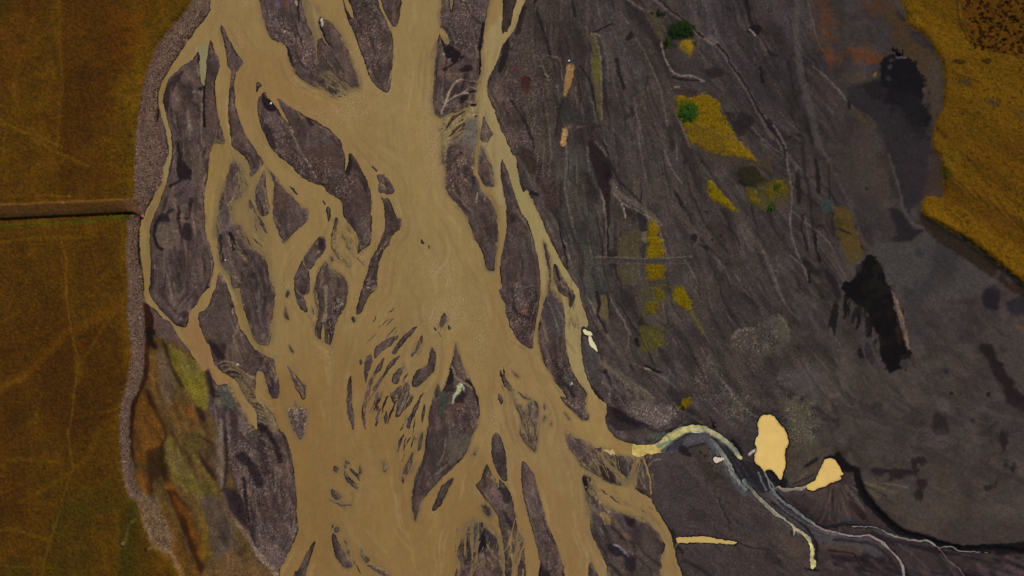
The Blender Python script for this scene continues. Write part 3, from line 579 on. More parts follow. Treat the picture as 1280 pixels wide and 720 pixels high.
dot(1010, 685, 14, (30, 23, 22)); L([(990, 650), (1005, 680)], (30, 24, 24), 6, .8, 1); L([(770, 720), (860, 690), (960, 690)], (38, 32, 30), 6, .6, 1)
# --- far right
V(960, 0)
L([(150, -20), (145, 200), (165, 380), (205, 520), (250, 720)], (72, 64, 60), 34, .6, 4); L([(160, 0), (158, 200)], (52, 46, 46), 8, .4, 2); L([(60, 130), (30, 250), (-20, 300)], (46, 38, 40), 12, .5, 3)
L([(0, 260), (20, 275), (40, 280)], (34, 26, 28), 16, .7, 2); L([(-20, 580), (40, 650), (90, 740)], (96, 84, 80), 6, .6, 1); L([(0, 600), (60, 720)], (34, 26, 30), 12, .7, 1.5); L([(100, 310), (130, 480), (150, 540)], DK, 12, .55, 3); L([(180, 580), (220, 720)], DK, 14, .6, 3); L([(40, 300), (110, 420)], (46, 42, 44), 20, .4, 4)
P([(240, -20), (300, 10), (318, 120), (330, 240), (345, 310), (325, 345), (300, 300), (275, 200), (255, 120)], (86, 50, 28), .6, 15, rough=2); P([(300, 260), (335, 270), (345, 320), (320, 340)], (92, 50, 24), .5, 10, rough=2)
P([(420, 265), (480, 235), (520, 255), (575, 285), (565, 315), (510, 318), (450, 305)], (94, 50, 22), .75, 9, rough=2.2); P([(500, -20), (610, -20), (605, 50), (560, 70), (510, 50)], (76, 47, 26), .6, 14, rough=2); P([(380, 380), (470, 370), (490, 400), (440, 420), (390, 400)], (74, 58, 40), .5, 5)
P([(560, 40), (660, 60), (720, 160), (840, 270), (880, 330), (870, 500), (830, 610), (800, 560), (770, 400), (720, 320), (640, 240), (600, 140)], (66, 50, 32), .85, 8); P([(700, 160), (770, 170), (810, 230), (835, 262), (790, 250), (740, 215)], (52, 40, 42), .85, 4); P([(780, 330), (860, 310), (868, 540), (820, 560)], (64, 54, 46), .7, 8)
P([(525, 365), (540, 355), (535, 385), (518, 385)], (130, 92, 34), .8, 1.2)
P([(640, 60), (665, 70), (680, 110), (655, 100)], (40, 32, 26), .7, 3)
P([(400, 520), (410, 440), (480, 420), (560, 410), (700, 430), (780, 520), (808, 640), (806, 740), (795, 870), (760, 980), (690, 1060), (640, 960), (620, 880), (600, 780), (540, 640), (470, 590)], (43, 37, 39), .9, 9)
P([(570, 315), (600, 300), (650, 288), (700, 300), (745, 340), (775, 420), (778, 520), (802, 600), (800, 640), (770, 640), (740, 540), (730, 470), (660, 440), (590, 435), (560, 425), (562, 360)], (18, 15, 18), .92, 4, rough=3.2)
P([(565, 330), (640, 300), (740, 340), (772, 430), (775, 520), (740, 600), (650, 560), (580, 480)], (24, 21, 24), .85, 14, rough=1.4); P([(660, 480), (770, 500), (800, 640), (760, 700), (690, 620)], (33, 28, 31), .7, 12, rough=1.4); P([(470, 430), (560, 400), (570, 500), (500, 480)], (34, 28, 31), .8, 5); dot(606, 335, 12, (60, 56, 60), .7); dot(600, 395, 14, (46, 44, 48), .8)
P([(618, 240), (640, 236), (650, 255), (672, 250), (672, 282), (645, 282), (630, 262)], (24, 15, 14), .95, 1); dot(655, 262, 5, (90, 60, 54)); L([(640, 290), (690, 290)], (84, 70, 74), 6, .7, 1)
P([(400, 540), (470, 560), (540, 610), (530, 640), (480, 620), (420, 570)], (66, 54, 40), .7, 4); L([(402, 510), (404, 540)], (30, 20, 22), 12, .7, 2); P([(330, 340), (370, 360), (350, 390), (320, 360)], (46, 42, 40), .7, 4)
P([(660, -30), (1310, -30), (1310, 700), (1240, 640), (1100, 500), (870, 360), (880, 300), (780, 180), (700, 130), (680, 60)], (80, 56, 12), .95, 5)
V(960, 180)
P([(810, 0), (880, 0), (880, 250), (790, 290), (770, 230), (800, 120)], (60, 44, 36), .8, 5); P([(690, 20), (800, 10), (790, 190), (740, 250), (680, 200)], (48, 40, 43), .7, 8)
P([(330, 310), (400, 330), (430, 400), (455, 470), (482, 520), (440, 610), (400, 590), (360, 500), (335, 400)], (78, 61, 26), .85, 5); L([(350, 420), (385, 440), (415, 450)], (36, 30, 20), 7, .8, 1.5); P([(340, 370), (370, 390), (360, 410), (340, 400)], (52, 52, 16), .7, 3); P([(460, 500), (480, 520), (470, 530)], (40, 30, 26), .8, 2)
P([(260, 275), (310, 285), (302, 345), (268, 335)], (50, 58, 57), .85, 3); P([(540, 130), (600, 220), (610, 320), (560, 300), (520, 200)], (70, 57, 48), .5, 8); P([(300, 0), (520, 60), (560, 200), (480, 340), (380, 260)], (64, 54, 48), .5, 12); dot(490, 225, 6)
L([(40, -20), (90, 60), (105, 160), (120, 260), (108, 400), (130, 510), (170, 600), (200, 680)], (86, 76, 74), 8, .65, 1.2); L([(60, 20), (110, 70), (140, 120), (135, 180)], (80, 70, 68), 8, .5, 1.5)
L([(75, 10), (85, 70)], (32, 26, 28), 8, .7, 1.5); L([(145, 150), (152, 220), (155, 290)], (34, 26, 28), 20, .75, 3); L([(170, -20), (178, 120), (205, 250), (222, 400), (240, 500), (250, 590)], (40, 32, 33), 12, .6, 2); L([(235, 80), (248, 160), (250, 240)], (34, 26, 28), 16, .75, 2.5); L([(178, 350), (165, 420), (190, 500), (195, 530)], (36, 28, 30), 9, .75, 1.5); L([(182, 360), (200, 460), (205, 520)], (82, 72, 70), 6, .5, 1); L([(300, 100), (305, 270)], (38, 34, 34), 8, .6, 1.5); L([(232, 450), (238, 520), (258, 590)], (32, 25, 27), 9, .8, 1.2); L([(245, 460), (250, 540)], (86, 76, 76), 4, .6, 1)
L([(180, 590), (230, 640), (290, 650), (330, 700), (350, 760)], (34, 27, 29), 34, .7, 4); L([(205, 640), (205, 690)], (24, 18, 20), 10, .8, 1.5); L([(110, 560), (170, 610), (190, 660)], (94, 84, 84), 5, .6, 1)
L([(250, -20), (330, 140), (400, 290), (470, 470), (560, 600), (600, 700)], (70, 60, 60), 14, .5, 3); L([(320, 480), (390, 600), (400, 680)], (66, 58, 56), 16, .4, 3)
P([(605, 335), (650, 330), (690, 370), (720, 425), (775, 432), (720, 480), (650, 492), (610, 470), (640, 440)], (36, 32, 34), .9, 5)
L([(600, 60), (640, 180), (665, 290), (690, 360), (730, 410), (790, 425), (870, 480), (1000, 500)], (74, 64, 63), 13, .6, 3); L([(610, 180), (650, 270)], (48, 38, 40), 8, .6, 2)
P([(780, 435), (840, 485), (1000, 560), (1145, 655), (1100, 760), (590, 760), (520, 560), (540, 500), (700, 490)], (64, 58, 56), .85, 5); P([(840, 490), (960, 540), (900, 700), (800, 760), (760, 740), (820, 600)], (52, 47, 47), .7, 12); dot(755, 545, 28, (50, 46, 48), .6)
P([(600, 380), (480, 300), (470, 350), (560, 500)], (58, 52, 52), .5, 10); P([(420, 260), (520, 280), (540, 340), (470, 350)], (54, 45, 46), .5, 8)
P([(770, 340), (840, 400), (900, 440), (1000, 500), (1090, 570), (1180, 640), (1310, 730), (1310, 790), (1140, 680), (1000, 590), (870, 500), (800, 440), (760, 390)], (44, 33, 22), .85, 4); L([(1120, 690), (1160, 640), (1210, 690)], (70, 60, 62), 20, .5, 4)
P([(400, 740), (405, 695), (435, 655), (440, 620), (480, 570), (520, 552), (555, 590), (580, 660), (612, 780)], (18, 15, 15), .97, 2.5, rough=2.5)
V(960, 360)
P([(365, -20), (610, -20), (628, 90), (652, 200), (690, 280), (708, 330), (690, 345), (700, 390), (640, 420), (590, 405), (560, 340), (552, 250), (490, 140), (440, 80), (400, 50)], (19, 15, 15), .97, 2.5, rough=3.5)
for i in range(46):
    x = 380 + 300 * fr.rand(); y = 30 + (x - 380) * 1.2 * fr.rand() + 60 * fr.rand(); L([(x, y), (x + 8 * fr.randn(), y + 24), (x + 12 * fr.randn(), y + 50 + 20 * fr.rand())], (24, 19, 20), 4 + 9 * fr.rand(), .6, 1)
P([(640, 190), (668, 250), (664, 295), (640, 250)], (42, 28, 24), .8, 4); P([(600, 60), (620, 120), (610, 160), (590, 110)], (34, 24, 22), .7, 5); P([(660, 360), (705, 355), (690, 405), (660, 400)], (62, 56, 56), .8, 3)
for q in ([(445, 310), (460, 300), (475, 345), (455, 345)], [(480, 260), (515, 300), (520, 340), (490, 350)], [(505, 340), (530, 350), (525, 385), (508, 375)], [(480, 140), (510, 150), (510, 240), (490, 230)], [(330, 70), (350, 60), (345, 150), (330, 240), (315, 190), (295, 200)]): P(q, (28, 23, 24), .85, 2)
P([(450, 180), (480, 150), (500, 260), (550, 300), (560, 400), (520, 390), (470, 280)], (62, 54, 54), .6, 4)
P([(612, 5), (636, 40), (664, 130), (690, 230), (706, 300), (698, 312), (660, 190), (632, 90)], (104, 82, 68), .9, 1.5); L([(640, 60), (668, 150), (700, 290)], (128, 104, 86), 5, .6, 1)
P([(690, -20), (800, -20), (748, 120), (770, 200), (832, 230), (815, 290), (740, 250), (700, 150)], (54, 49, 50), .8, 8)
P([(1070, 30), (1100, -10), (1150, 10), (1145, 110), (1085, 100)], (35, 28, 33), .9, 6); P([(1190, 70), (1280, 50), (1290, 120), (1210, 140)], (40, 35, 40), .85, 6); P([(1190, -10), (1290, -10), (1290, 10), (1230, 20)], (60, 34, 30), .7, 5)
P([(1050, 250), (1110, 190), (1200, 180), (1310, 170), (1310, 560), (1240, 470), (1170, 380), (1110, 285)], (65, 56, 52), .8, 4); L([(1230, 185), (1310, 230)], (80, 62, 50), 26, .6, 5); L([(1120, 190), (1175, 240)], (42, 36, 34), 5, .7, 1)
P([(1055, 290), (1108, 286), (1160, 380), (1230, 480), (1310, 570), (1310, 620), (1210, 590), (1150, 470), (1080, 350)], (36, 27, 29), .9, 5, rough=1.6); dot(1098, 532, 14, (34, 27, 29)); dot(912, 526, 9, (34, 27, 29)); dot(885, 412, 14, (44, 36, 38)); L([(950, 340), (990, 412)], (46, 38, 40), 12, .6, 3); L([(930, 440), (975, 470)], (46, 38, 40), 12, .5, 3)
P([(62, 415), (240, 420), (230, 490), (70, 488)], (74, 66, 66), .5, 3); P([(0, 150), (90, 160), (100, 250), (40, 320), (-20, 320)], (78, 70, 58), .7, 4); L([(50, 130), (98, 200), (96, 270)], (98, 88, 74), 8, .5, 2); L([(100, 280), (150, 300), (260, 280)], (38, 32, 30), 8, .5, 2)
P([(60, 590), (110, 555), (170, 545), (235, 590), (222, 680), (235, 800), (110, 800), (90, 700)], (77, 70, 52), .7, 12, rough=1.8); speckle([(60, 590), (150, 540), (235, 590), (235, 760), (100, 760)], .8)
P([(820, 640), (850, 620), (880, 650), (900, 720), (830, 730)], (36, 29, 31), .8, 5); P([(840, 570), (890, 560), (895, 610), (860, 620)], (74, 68, 68), .5, 6); L([(520, 600), (550, 580), (560, 600)], (44, 37, 38), 20, .6, 4); L([(340, 590), (345, 700)], (50, 42, 42), 14, .5, 4); dot(1020, 660, 14, (48, 40, 42)); L([(1080, 720), (1140, 670)], (44, 38, 40), 10, .6, 2)
V(0, 0, 1)
for i in range(150):
    x, y = fr.uniform(960, 1285), fr.uniform(330, 690)
    if y > 640 - .3 * abs(x - 1280): continue
    q = 4 + 14 * fr.rand() ** 2; e = fr.uniform(.5, 1)
    P([(x - q, y), (x - .5 * q, y - q * e), (x + .6 * q, y - .8 * q * e), (x + q, y + .2 * q), (x + .3 * q, y + q * e), (x - .6 * q, y + .7 * q * e)], [(50, 43, 43), (46, 39, 39), (68, 61, 58), (70, 63, 62), (62, 53, 48)][fr.randint(5)], .38, q * .9, rough=1.8)
V(960, 540)
P([(90, 20), (290, 80), (340, 100), (250, 210), (120, 290), (70, 230)], (66, 56, 46), .7, 6); L([(190, 170), (240, 135)], (34, 26, 24), 18, .75, 2); L([(150, 240), (190, 195)], (88, 74, 56), 14, .5, 3); L([(120, 260), (230, 210)], (40, 32, 28), 6, .6, 1.2)
for q in ([(512, 180), (560, 175), (590, 205), (560, 225), (530, 205)], [(600, 205), (650, 178), (695, 200), (660, 240), (600, 235)], [(720, 150), (750, 122), (782, 140), (770, 168), (730, 170)], [(705, 205), (735, 200), (740, 218), (712, 220)], [(745, 240), (790, 230), (800, 280), (750, 290)], [(738, 310), (770, 305), (760, 335)], [(1090, 270), (1118, 240), (1128, 255), (1105, 285)], [(1155, 10), (1185, 20), (1180, 80), (1160, 60)], [(1185, 155), (1230, 170), (1230, 215), (1195, 200)]):
    P(q, (35, 27, 27), .8, 6, rough=2.2)
L([(560, 250), (640, 262), (700, 280)], (86, 74, 66), 5, .5, 1.2); P([(470, 260), (540, 240), (560, 320), (500, 330)], (72, 64, 46), .6, 8); P([(700, 380), (880, 360), (860, 520), (700, 480)], (68, 56, 50), .6, 14); P([(860, 470), (1310, 470), (1310, 545), (1000, 570), (870, 540)], (58, 48, 45), .8, 10); dot(905, 455, 22, (56, 46, 44), .6)
# hollow below the scarp, with the spring stream
P([(-340, 280), (-200, 230), (-100, 210), (60, 250), (240, 290), (380, 228), (430, 180), (470, 330), (560, 430), (650, 500), (800, 530), (960, 575), (1310, 560), (1310, 800), (-400, 800)], (60, 50, 48), .5, 5)
P([(30, 330), (180, 300), (240, 290), (380, 228), (430, 190), (470, 330), (560, 430), (650, 500), (800, 540), (960, 580), (1310, 570), (1310, 800), (300, 800), (240, 600), (120, 480)], (54, 43, 43), .85, 5)
P([(180, 290), (330, 250), (400, 300), (440, 420), (400, 440), (300, 400), (220, 340)], (70, 56, 50), .7, 6); P([(400, 250), (430, 260), (455, 380), (430, 330)], (78, 62, 60), .6, 4)
for i in range(16):
    a = -0.2 + i * .1; r0, r1 = 70 + 20 * (i % 3), 190 + 40 * (i % 4)
    L([(320 + 30 * math.sin(a) + r0 * math.sin(a), 210 + r0 * math.cos(a)), (330 + r1 * math.sin(a), 220 + r1 * math.cos(a) * .95)], [(42, 33, 33), (86, 72, 64)][i % 2], 6, .5, 1.5)
P([(400, 340), (450, 370), (490, 430), (470, 440), (420, 400)], (38, 26, 26), .85, 4); P([(110, 330), (220, 400), (300, 440), (260, 460), (170, 410)], (42, 34, 36), .7, 4)
for i in range(36):
    a_ = fr.uniform(-.75, .55); r0 = 70 + 110 * fr.rand(); r1 = r0 + 50 + 120 * fr.rand(); cx_, cy_ = 350, 195
    L([(cx_ + r0 * math.sin(a_) - 10, cy_ + r0 * math.cos(a_)), (cx_ + (r0 + r1) / 2 * math.sin(a_ * 1.06), cy_ + (r0 + r1) / 2 * math.cos(a_ * 1.06)), (cx_ + r1 * math.sin(a_ * 1.15), cy_ + r1 * math.cos(a_ * 1.15))], [(38, 28, 29), (48, 36, 36), (82, 66, 56), (74, 60, 54)][fr.randint(4)], 4 + 9 * fr.rand(), .2, 2.2)
for i in range(70):
    x = fr.uniform(250, 1290); y = max(560, 700 - .3 * abs(x - 800)) + 130 * fr.rand() * (1 if x > 480 else .9); s_ = 30 + 70 * fr.rand()
    L([(x, y), (x + s_, y + s_ * .35), (x + 2 * s_, y + s_ * .5 + 12 * fr.randn())], [(36, 27, 31), (30, 23, 27), (44, 34, 37), (74, 60, 58)][fr.randint(4)], 6 + 16 * fr.rand(), .5, 2.5)
for i in range(30):
    x = fr.uniform(480, 1000); y = 470 + (x - 480) * .19 + 60 * fr.rand(); s_ = 30 + 50 * fr.rand()
    L([(x, y), (x + s_, y + s_ * .3), (x + 2 * s_, y + s_ * .5)], [(30, 23, 26), (38, 31, 34), (62, 55, 56)][fr.randint(3)], 5 + 9 * fr.rand(), .5, 1.5)
P([(240, 560), (330, 550), (460, 555), (480, 590), (420, 620), (300, 600)], (74, 56, 48), .75, 6); L([(300, 590), (420, 605), (440, 640), (480, 690)], (34, 26, 27), 8, .7, 1.5); P([(470, 540), (530, 560), (540, 610), (480, 590)], (42, 33, 34), .7, 4)
for i in range(14):
    x, y = 320 + 66 * i, 620 + (i * 37) % 90
    L([(x, y), (x + 60, y + 40 + (i * 13) % 30), (x + 130, y + 70 + (i * 7) % 30)], [(40, 31, 35), (72, 58, 58)][i % 2], 16 + 5 * (i % 3), .5, 4)
L([(-20, 250), (60, 350), (130, 420), (220, 500), (330, 530), (440, 540), (540, 590)], (64, 60, 62), 62, .75, 5); L([(40, 300), (110, 380), (200, 445), (240, 470), (330, 470), (400, 455), (520, 480)], (32, 28, 31), 16, .8, 2); L([(300, 400), (430, 450), (560, 480), (680, 520), (830, 560), (900, 590)], (50, 46, 48), 22, .7, 3)
L([(-40, 60), (20, 180), (60, 250)], (26, 24, 28), 60, .85, 5)
L([(345, 120), (400, 180), (440, 190), (452, 260), (490, 335), (560, 410), (650, 490), (760, 522), (860, 560), (960, 578), (1100, 572), (1310, 555)], (25, 19, 21), 34, .95, 2.5); L([(1150, 590), (1310, 580)], (27, 20, 22), 40, .8, 5); L([(290, 128), (330, 122), (365, 150), (375, 190)], (28, 20, 20), 12, .9, 1.2)  # shaded face of the scarp, painted as a near-black band
P([(-20, 600), (0, 590), (60, 640), (80, 680), (20, 660), (-20, 630)], (40, 32, 32), .7, 4); P([(110, 480), (130, 500), (125, 530), (112, 520)], (36, 28, 28), .7, 2); P([(60, 540), (120, 530), (190, 580), (130, 620)], (74, 58, 48), .6, 6); L([(125, 470), (130, 500)], (140, 130, 124), 5, .7, 1)
L([(20, 350), (130, 430), (200, 490), (240, 560), (240, 640)], (28, 21, 23), 10, .7, 1.5); L([(180, 680), (250, 690)], (30, 22, 24), 10, .7, 2)
V(800, 520, 8)
P([(840, 240), (960, 380), (1040, 440), (1180, 480), (1300, 560), (1320, 740), (1120, 740), (1020, 590), (930, 430), (850, 320)], (36, 32, 35), .95, 1.5)
P([(230, 365), (290, 300), (420, 235), (520, 190), (690, 195), (705, 255), (600, 280), (450, 320), (380, 340)], (68, 61, 66), .9, 1); P([(250, 345), (370, 260), (430, 240), (420, 290), (370, 330)], (44, 44, 50), .8, 1.5)
P([(375, 330), (430, 290), (520, 380), (500, 405), (420, 380)], (34, 26, 28), .9, 1.5); L([(450, 322), (560, 290), (680, 262)], (36, 28, 30), 10, .8, .8)
P([(740, 400), (800, 395), (815, 420), (770, 470), (735, 450)], (30, 22, 22), .8, 1.5); dot(745, 95, 20, (26, 20, 20)); L([(920, 240), (960, 290), (1010, 370)], (28, 22, 22), 26, .8, 1); L([(0, 95), (200, 150), (400, 100), (560, 65), (680, 80)], (40, 34, 33), 10, .6, 1); L([(100, 200), (250, 190)], (66, 74, 62), 60, .6, 3)
P([(1075, 370), (1120, 340), (1155, 330), (1140, 360), (1090, 392)], (150, 142, 132), .85, .8); P([(560, 320), (720, 300), (880, 520), (900, 640), (760, 560), (640, 440)], (68, 58, 50), .6, 3)
for q in ((700, 320), (740, 350), (650, 400), (690, 470), (720, 500), (600, 360)): dot(q[0], q[1], 14, (34, 26, 26), .7)
L([(420, 400), (500, 470), (560, 540)], (84, 74, 70), 10, .4, 1.5)
L([(690, 245), (760, 330), (830, 440), (890, 545), (960, 660), (1040, 760)], (60, 62, 64), 70, .8, 2); L([(800, 330), (880, 430), (940, 520), (1010, 620), (1100, 740)], (40, 38, 42), 30, .8, 1.5); L([(760, 350), (830, 460), (900, 580), (980, 700)], (88, 86, 80), 8, .6, 1); L([(960, 430), (1040, 540), (1120, 660), (1200, 760)], (50, 47, 50), 16, .6, 1.5); L([(1030, 430), (1120, 540), (1230, 640)], (54, 49, 50), 12, .5, 1.5); L([(1180, 560), (1210, 640), (1260, 740)], (88, 92, 96), 12, .7, 1.2)
V(960, 540); L([(-110, 250), (-50, 325), (10, 380), (90, 445), (150, 500)], (66, 64, 64), 34, .6, 2); L([(60, 350), (130, 405), (210, 465), (300, 505)], (52, 49, 52), 30, .7, 2); L([(200, 462), (280, 500), (340, 512)], (92, 84, 84), 6, .5, 1); L([(20, 330), (80, 388), (160, 440)], (78, 74, 76), 5, .6, 1); L([(330, 535), (450, 548), (520, 560), (590, 610), (640, 680)], (40, 32, 35), 14, .7, 2); L([(520, 500), (620, 540), (740, 565), (830, 600), (880, 660)], (38, 31, 34), 14, .6, 2); L([(650, 560), (720, 610), (800, 690)], (74, 62, 62), 8, .5, 1.5)
V(640, 540)
P([(650, 130), (830, 110), (1000, 250), (1100, 420), (980, 500), (820, 520), (700, 350)], (60, 50, 50), .5, 8); P([(880, 380), (960, 390), (980, 440), (900, 440)], (50, 40, 40), .6, 6); L([(830, 130), (920, 220), (1000, 300), (1050, 400)], (72, 62, 58), 12, .5, 3); L([(1030, 330), (1060, 400), (1090, 450)], (36, 28, 30), 8, .6, 1.5)
L([(800, 490), (820, 560), (850, 600)], (36, 28, 28), 12, .7, 2); L([(1120, 550), (1200, 575), (1290, 590)], (44, 34, 34), 8, .7, 1.2); L([(860, 640), (950, 690), (1000, 740)], (40, 30, 31), 16, .6, 3); P([(1040, 660), (1100, 600), (1290, 600), (1290, 740), (1060, 740)], (58, 48, 46), .5, 8)
# --- bars of the river: dark damp hollows, silt films, pale threads
T(0, 0); L([(705, 530), (700, 640)], (36, 28, 28), 12, .6, 1)
T(0, 1); P([(380, 170), (440, 60), (520, 10), (565, -10), (520, 90), (450, 200), (440, 330), (400, 410), (375, 380), (365, 260)], (48, 36, 36), .85, 1.5); L([(440, 150), (430, 330), (400, 420)], (96, 84, 78), 6, .4, 1)
L([(740, 100), (765, 160), (765, 300), (765, 430), (770, 550)], (30, 22, 23), 22, .9, 1); L([(740, 200), (745, 400), (738, 600), (740, 720)], (96, 84, 74), 8, .6, 1); P([(790, 100), (860, 200), (890, 430), (920, 560), (800, 560), (780, 300)], (72, 55, 52), .6, 2); P([(560, 230), (640, 220), (600, 400), (560, 440)], (50, 42, 40), .6, 5); dot(725, 170, 20, (36, 28, 28)); L([(660, 200), (720, 215)], (100, 90, 84), 10, .6, 1)
L([(292, 350), (300, 470), (270, 560), (250, 720)], (33, 21, 21), 22, .9, 1); P([(300, 480), (340, 480), (390, 640), (400, 720), (270, 720)], (74, 56, 54), .8, 2)
T(0, 2); L([(248, -10), (245, 100), (235, 220)], (33, 21, 21), 12, .85, 1); P([(245, 0), (400, 0), (380, 180), (340, 260), (330, 380), (240, 480), (190, 590), (190, 330), (235, 230)], (76, 58, 52), .75, 3); L([(180, 320), (175, 480), (130, 680)], (104, 86, 74), 24, .7, 2); speckle([(60, -20), (400, 0), (330, 400), (180, 600), (100, 700)], 1)
P([(515, 140), (560, 180), (640, 265), (645, 340), (600, 345), (515, 350), (495, 250)], (33, 25, 27), .92, 1.5); L([(490, -10), (520, 80), (535, 190)], (38, 30, 32), 34, .85, 1.5); L([(420, 425), (500, 380), (600, 345), (630, 350)], (36, 28, 30), 22, .85, 1.5); L([(495, 520), (540, 490), (565, 460)], (44, 35, 37), 36, .7, 2); P([(490, 400), (620, 370), (650, 540), (560, 640), (500, 580)], (62, 52, 54), .7, 4)
L([(640, 560), (620, 640), (600, 740)], (40, 31, 33), 44, .8, 2); L([(515, 630), (520, 740)], (40, 31, 33), 26, .8, 1.5); L([(540, 640), (600, 620), (600, 720)], (84, 74, 66), 26, .5, 3); L([(400, 690), (440, 660)], (38, 30, 31), 30, .7, 2)
P([(640, 60), (740, 40), (760, 300), (700, 520), (650, 540), (650, 250)], (84, 72, 62), .55, 5); L([(700, 420), (680, 560), (720, 640)], (48, 40, 40), 30, .4, 4); P([(800, 0), (865, -20), (890, 60), (880, 95), (810, 130), (780, 100)], (96, 70, 58), .5, 3); P([(862, -20), (975, -20), (972, 98), (880, 98)], (98, 86, 60), .9, 1.5)
T(0, 3); L([(330, 20), (290, 60), (268, 150), (275, 250), (310, 310), (345, 335)], (33, 26, 28), 30, .9, 1.5); P([(310, -10), (400, -10), (420, 60), (395, 90), (330, 60)], (38, 30, 32), .85, 2); L([(290, 150), (310, 200)], (36, 28, 30), 14, .8, 1); P([(540, 150), (590, 70), (640, 130), (630, 260), (580, 240), (550, 210)], (38, 30, 32), .85, 3); L([(505, -20), (510, 60), (540, 160)], (42, 34, 35), 26, .7, 2); P([(310, 90), (450, 60), (520, 160), (500, 290), (400, 330), (320, 280), (290, 200)], (80, 69, 60), .7, 3)
L([(250, 550), (250, 640), (230, 720)], (46, 33, 44), 40, .7, 3); L([(850, 600), (800, 720)], (42, 32, 36), 30, .7, 2); L([(835, 450), (845, 580), (820, 700)], (110, 96, 78), 8, .6, 1); L([(640, 330), (680, 380), (640, 440)], (48, 40, 42), 18, .5, 3); L([(1030, 180), (1050, 240), (1060, 330)], (34, 26, 27), 40, .9, 1); L([(1015, 200), (1040, 330)], (104, 92, 78), 8, .7, 1)
L([(930, 200), (930, 320), (960, 450)], (38, 30, 32), 26, .7, 2); L([(1145, 560), (1140, 640), (1110, 690)], (36, 28, 29), 12, .6, 1.5); P([(960, 480), (1130, 600), (1100, 690), (1020, 600)], (80, 70, 58), .6, 3)
for i in range(14): L([(880 + 8 * (i % 3), 20 + 16 * i - 300), (925 + 9 * (i % 4), 14 + 16 * i - 300)], (34, 26, 26), 7, .7, .8)
T(0, 4); P([(800, 520), (860, 520), (920, 600), (980, 700), (900, 720), (850, 640)], (38, 28, 28), .9, 2); P([(540, 240), (590, 230), (590, 290), (550, 300)], (44, 32, 34), .7, 2); P([(1030, 150), (1060, 160), (1050, 260), (1032, 240)], (44, 32, 30), .8, 1); L([(1050, 210), (1055, 250)], (120, 104, 92), 8, .6, 1)
L([(1115, 350), (1085, 430), (1060, 490), (1100, 620), (1150, 720)], (98, 84, 62), 22, .65, 1.5); P([(820, 120), (1000, 100), (1000, 500), (900, 560), (760, 480), (730, 330), (830, 260)], (72, 61, 55), .6, 6)
P([(160, 160), (215, 170), (240, 260), (220, 360), (280, 430), (290, 560), (250, 540), (200, 430), (170, 300)], (27, 19, 20), .92, 2); P([(240, 260), (380, 300), (560, 480), (640, 660), (600, 680), (450, 560), (330, 460), (230, 370)], (74, 58, 54), .85, 2)
# fan of silt threads
T(0, 5)
for i in range(15):
    t = min(1, max(0, i / 14 + .03 * fr.randn())); x, y = 890 + 380 * t, 40 + 520 * t ** 1.1
    q = [(x, y), (x + 70, y - 34 + 30 * t), (x + 150, y - 20 + 60 * t), (x + 260, y + 55 + 60 * t + 60 * fr.rand()), (x + 300 + 120 * fr.rand(), y + 120 + 90 * t + 50 * fr.rand())]
    wf = fr.uniform(.3, .8); L([p + (w * wf,) for p, w in zip(q, (26, 18, 15, 13, 8))], (106, 92, 66), 14, fr.uniform(.3, .7), 1)
    L([(x + 20, y + 14), (x + 90, y - 8 + 30 * t), (x + 190, y + 30 + 50 * t)], (44, 35, 34), 10, .65, 1)
L([(940, 60), (1000, 50), (1120, 90), (1240, 180)], (104, 90, 68), 12, .7, 1); dot(1100, 42, 9, (150, 140, 128))
P([(1060, 190), (1160, 210), (1260, 420), (1290, 560), (1220, 460), (1140, 330)], (116, 99, 66), .6, 3)
T(1, 5)
for i in range(8):
    L([(-60, 410 + 42 * i), (20, 420 + 36 * i), (100, 480 + 30 * i), (170 + 8 * i, 560 + 25 * i)], (108, 93, 68), 12, .6, 1); L([(-40, 430 + 40 * i), (60, 460 + 34 * i), (150, 560 + 22 * i)], (40, 31, 31), 8, .5, 1)
P([(20, 640), (80, 640), (110, 720), (30, 720)], (30, 22, 24), .8, 2); P([(0, 190), (50, 200), (40, 270), (-20, 260)], (76, 60, 50), .8, 3)
# below the reach: blue-grey damp mud, gravel tongue
T(0, 5); P([(905, 255), (990, 250), (1050, 380), (1060, 520), (960, 500), (930, 400)], (62, 62, 54), .9, 2.5); P([(780, 110), (820, 130), (870, 330), (860, 380), (820, 280)], (36, 26, 27), .92, 1.5); P([(950, 470), (1090, 540), (1090, 720), (960, 720)], (50, 40, 42), .7, 3)
P([(1000, 250), (1110, 250), (1200, 400), (1280, 560), (1280, 690), (1200, 600), (1120, 450), (1050, 360)], (112, 92, 62), .85, 3); L([(1000, 520), (1010, 720)], (84, 72, 70), 30, .6, 3); L([(1130, 480), (1180, 720)], (88, 76, 70), 60, .5, 5)
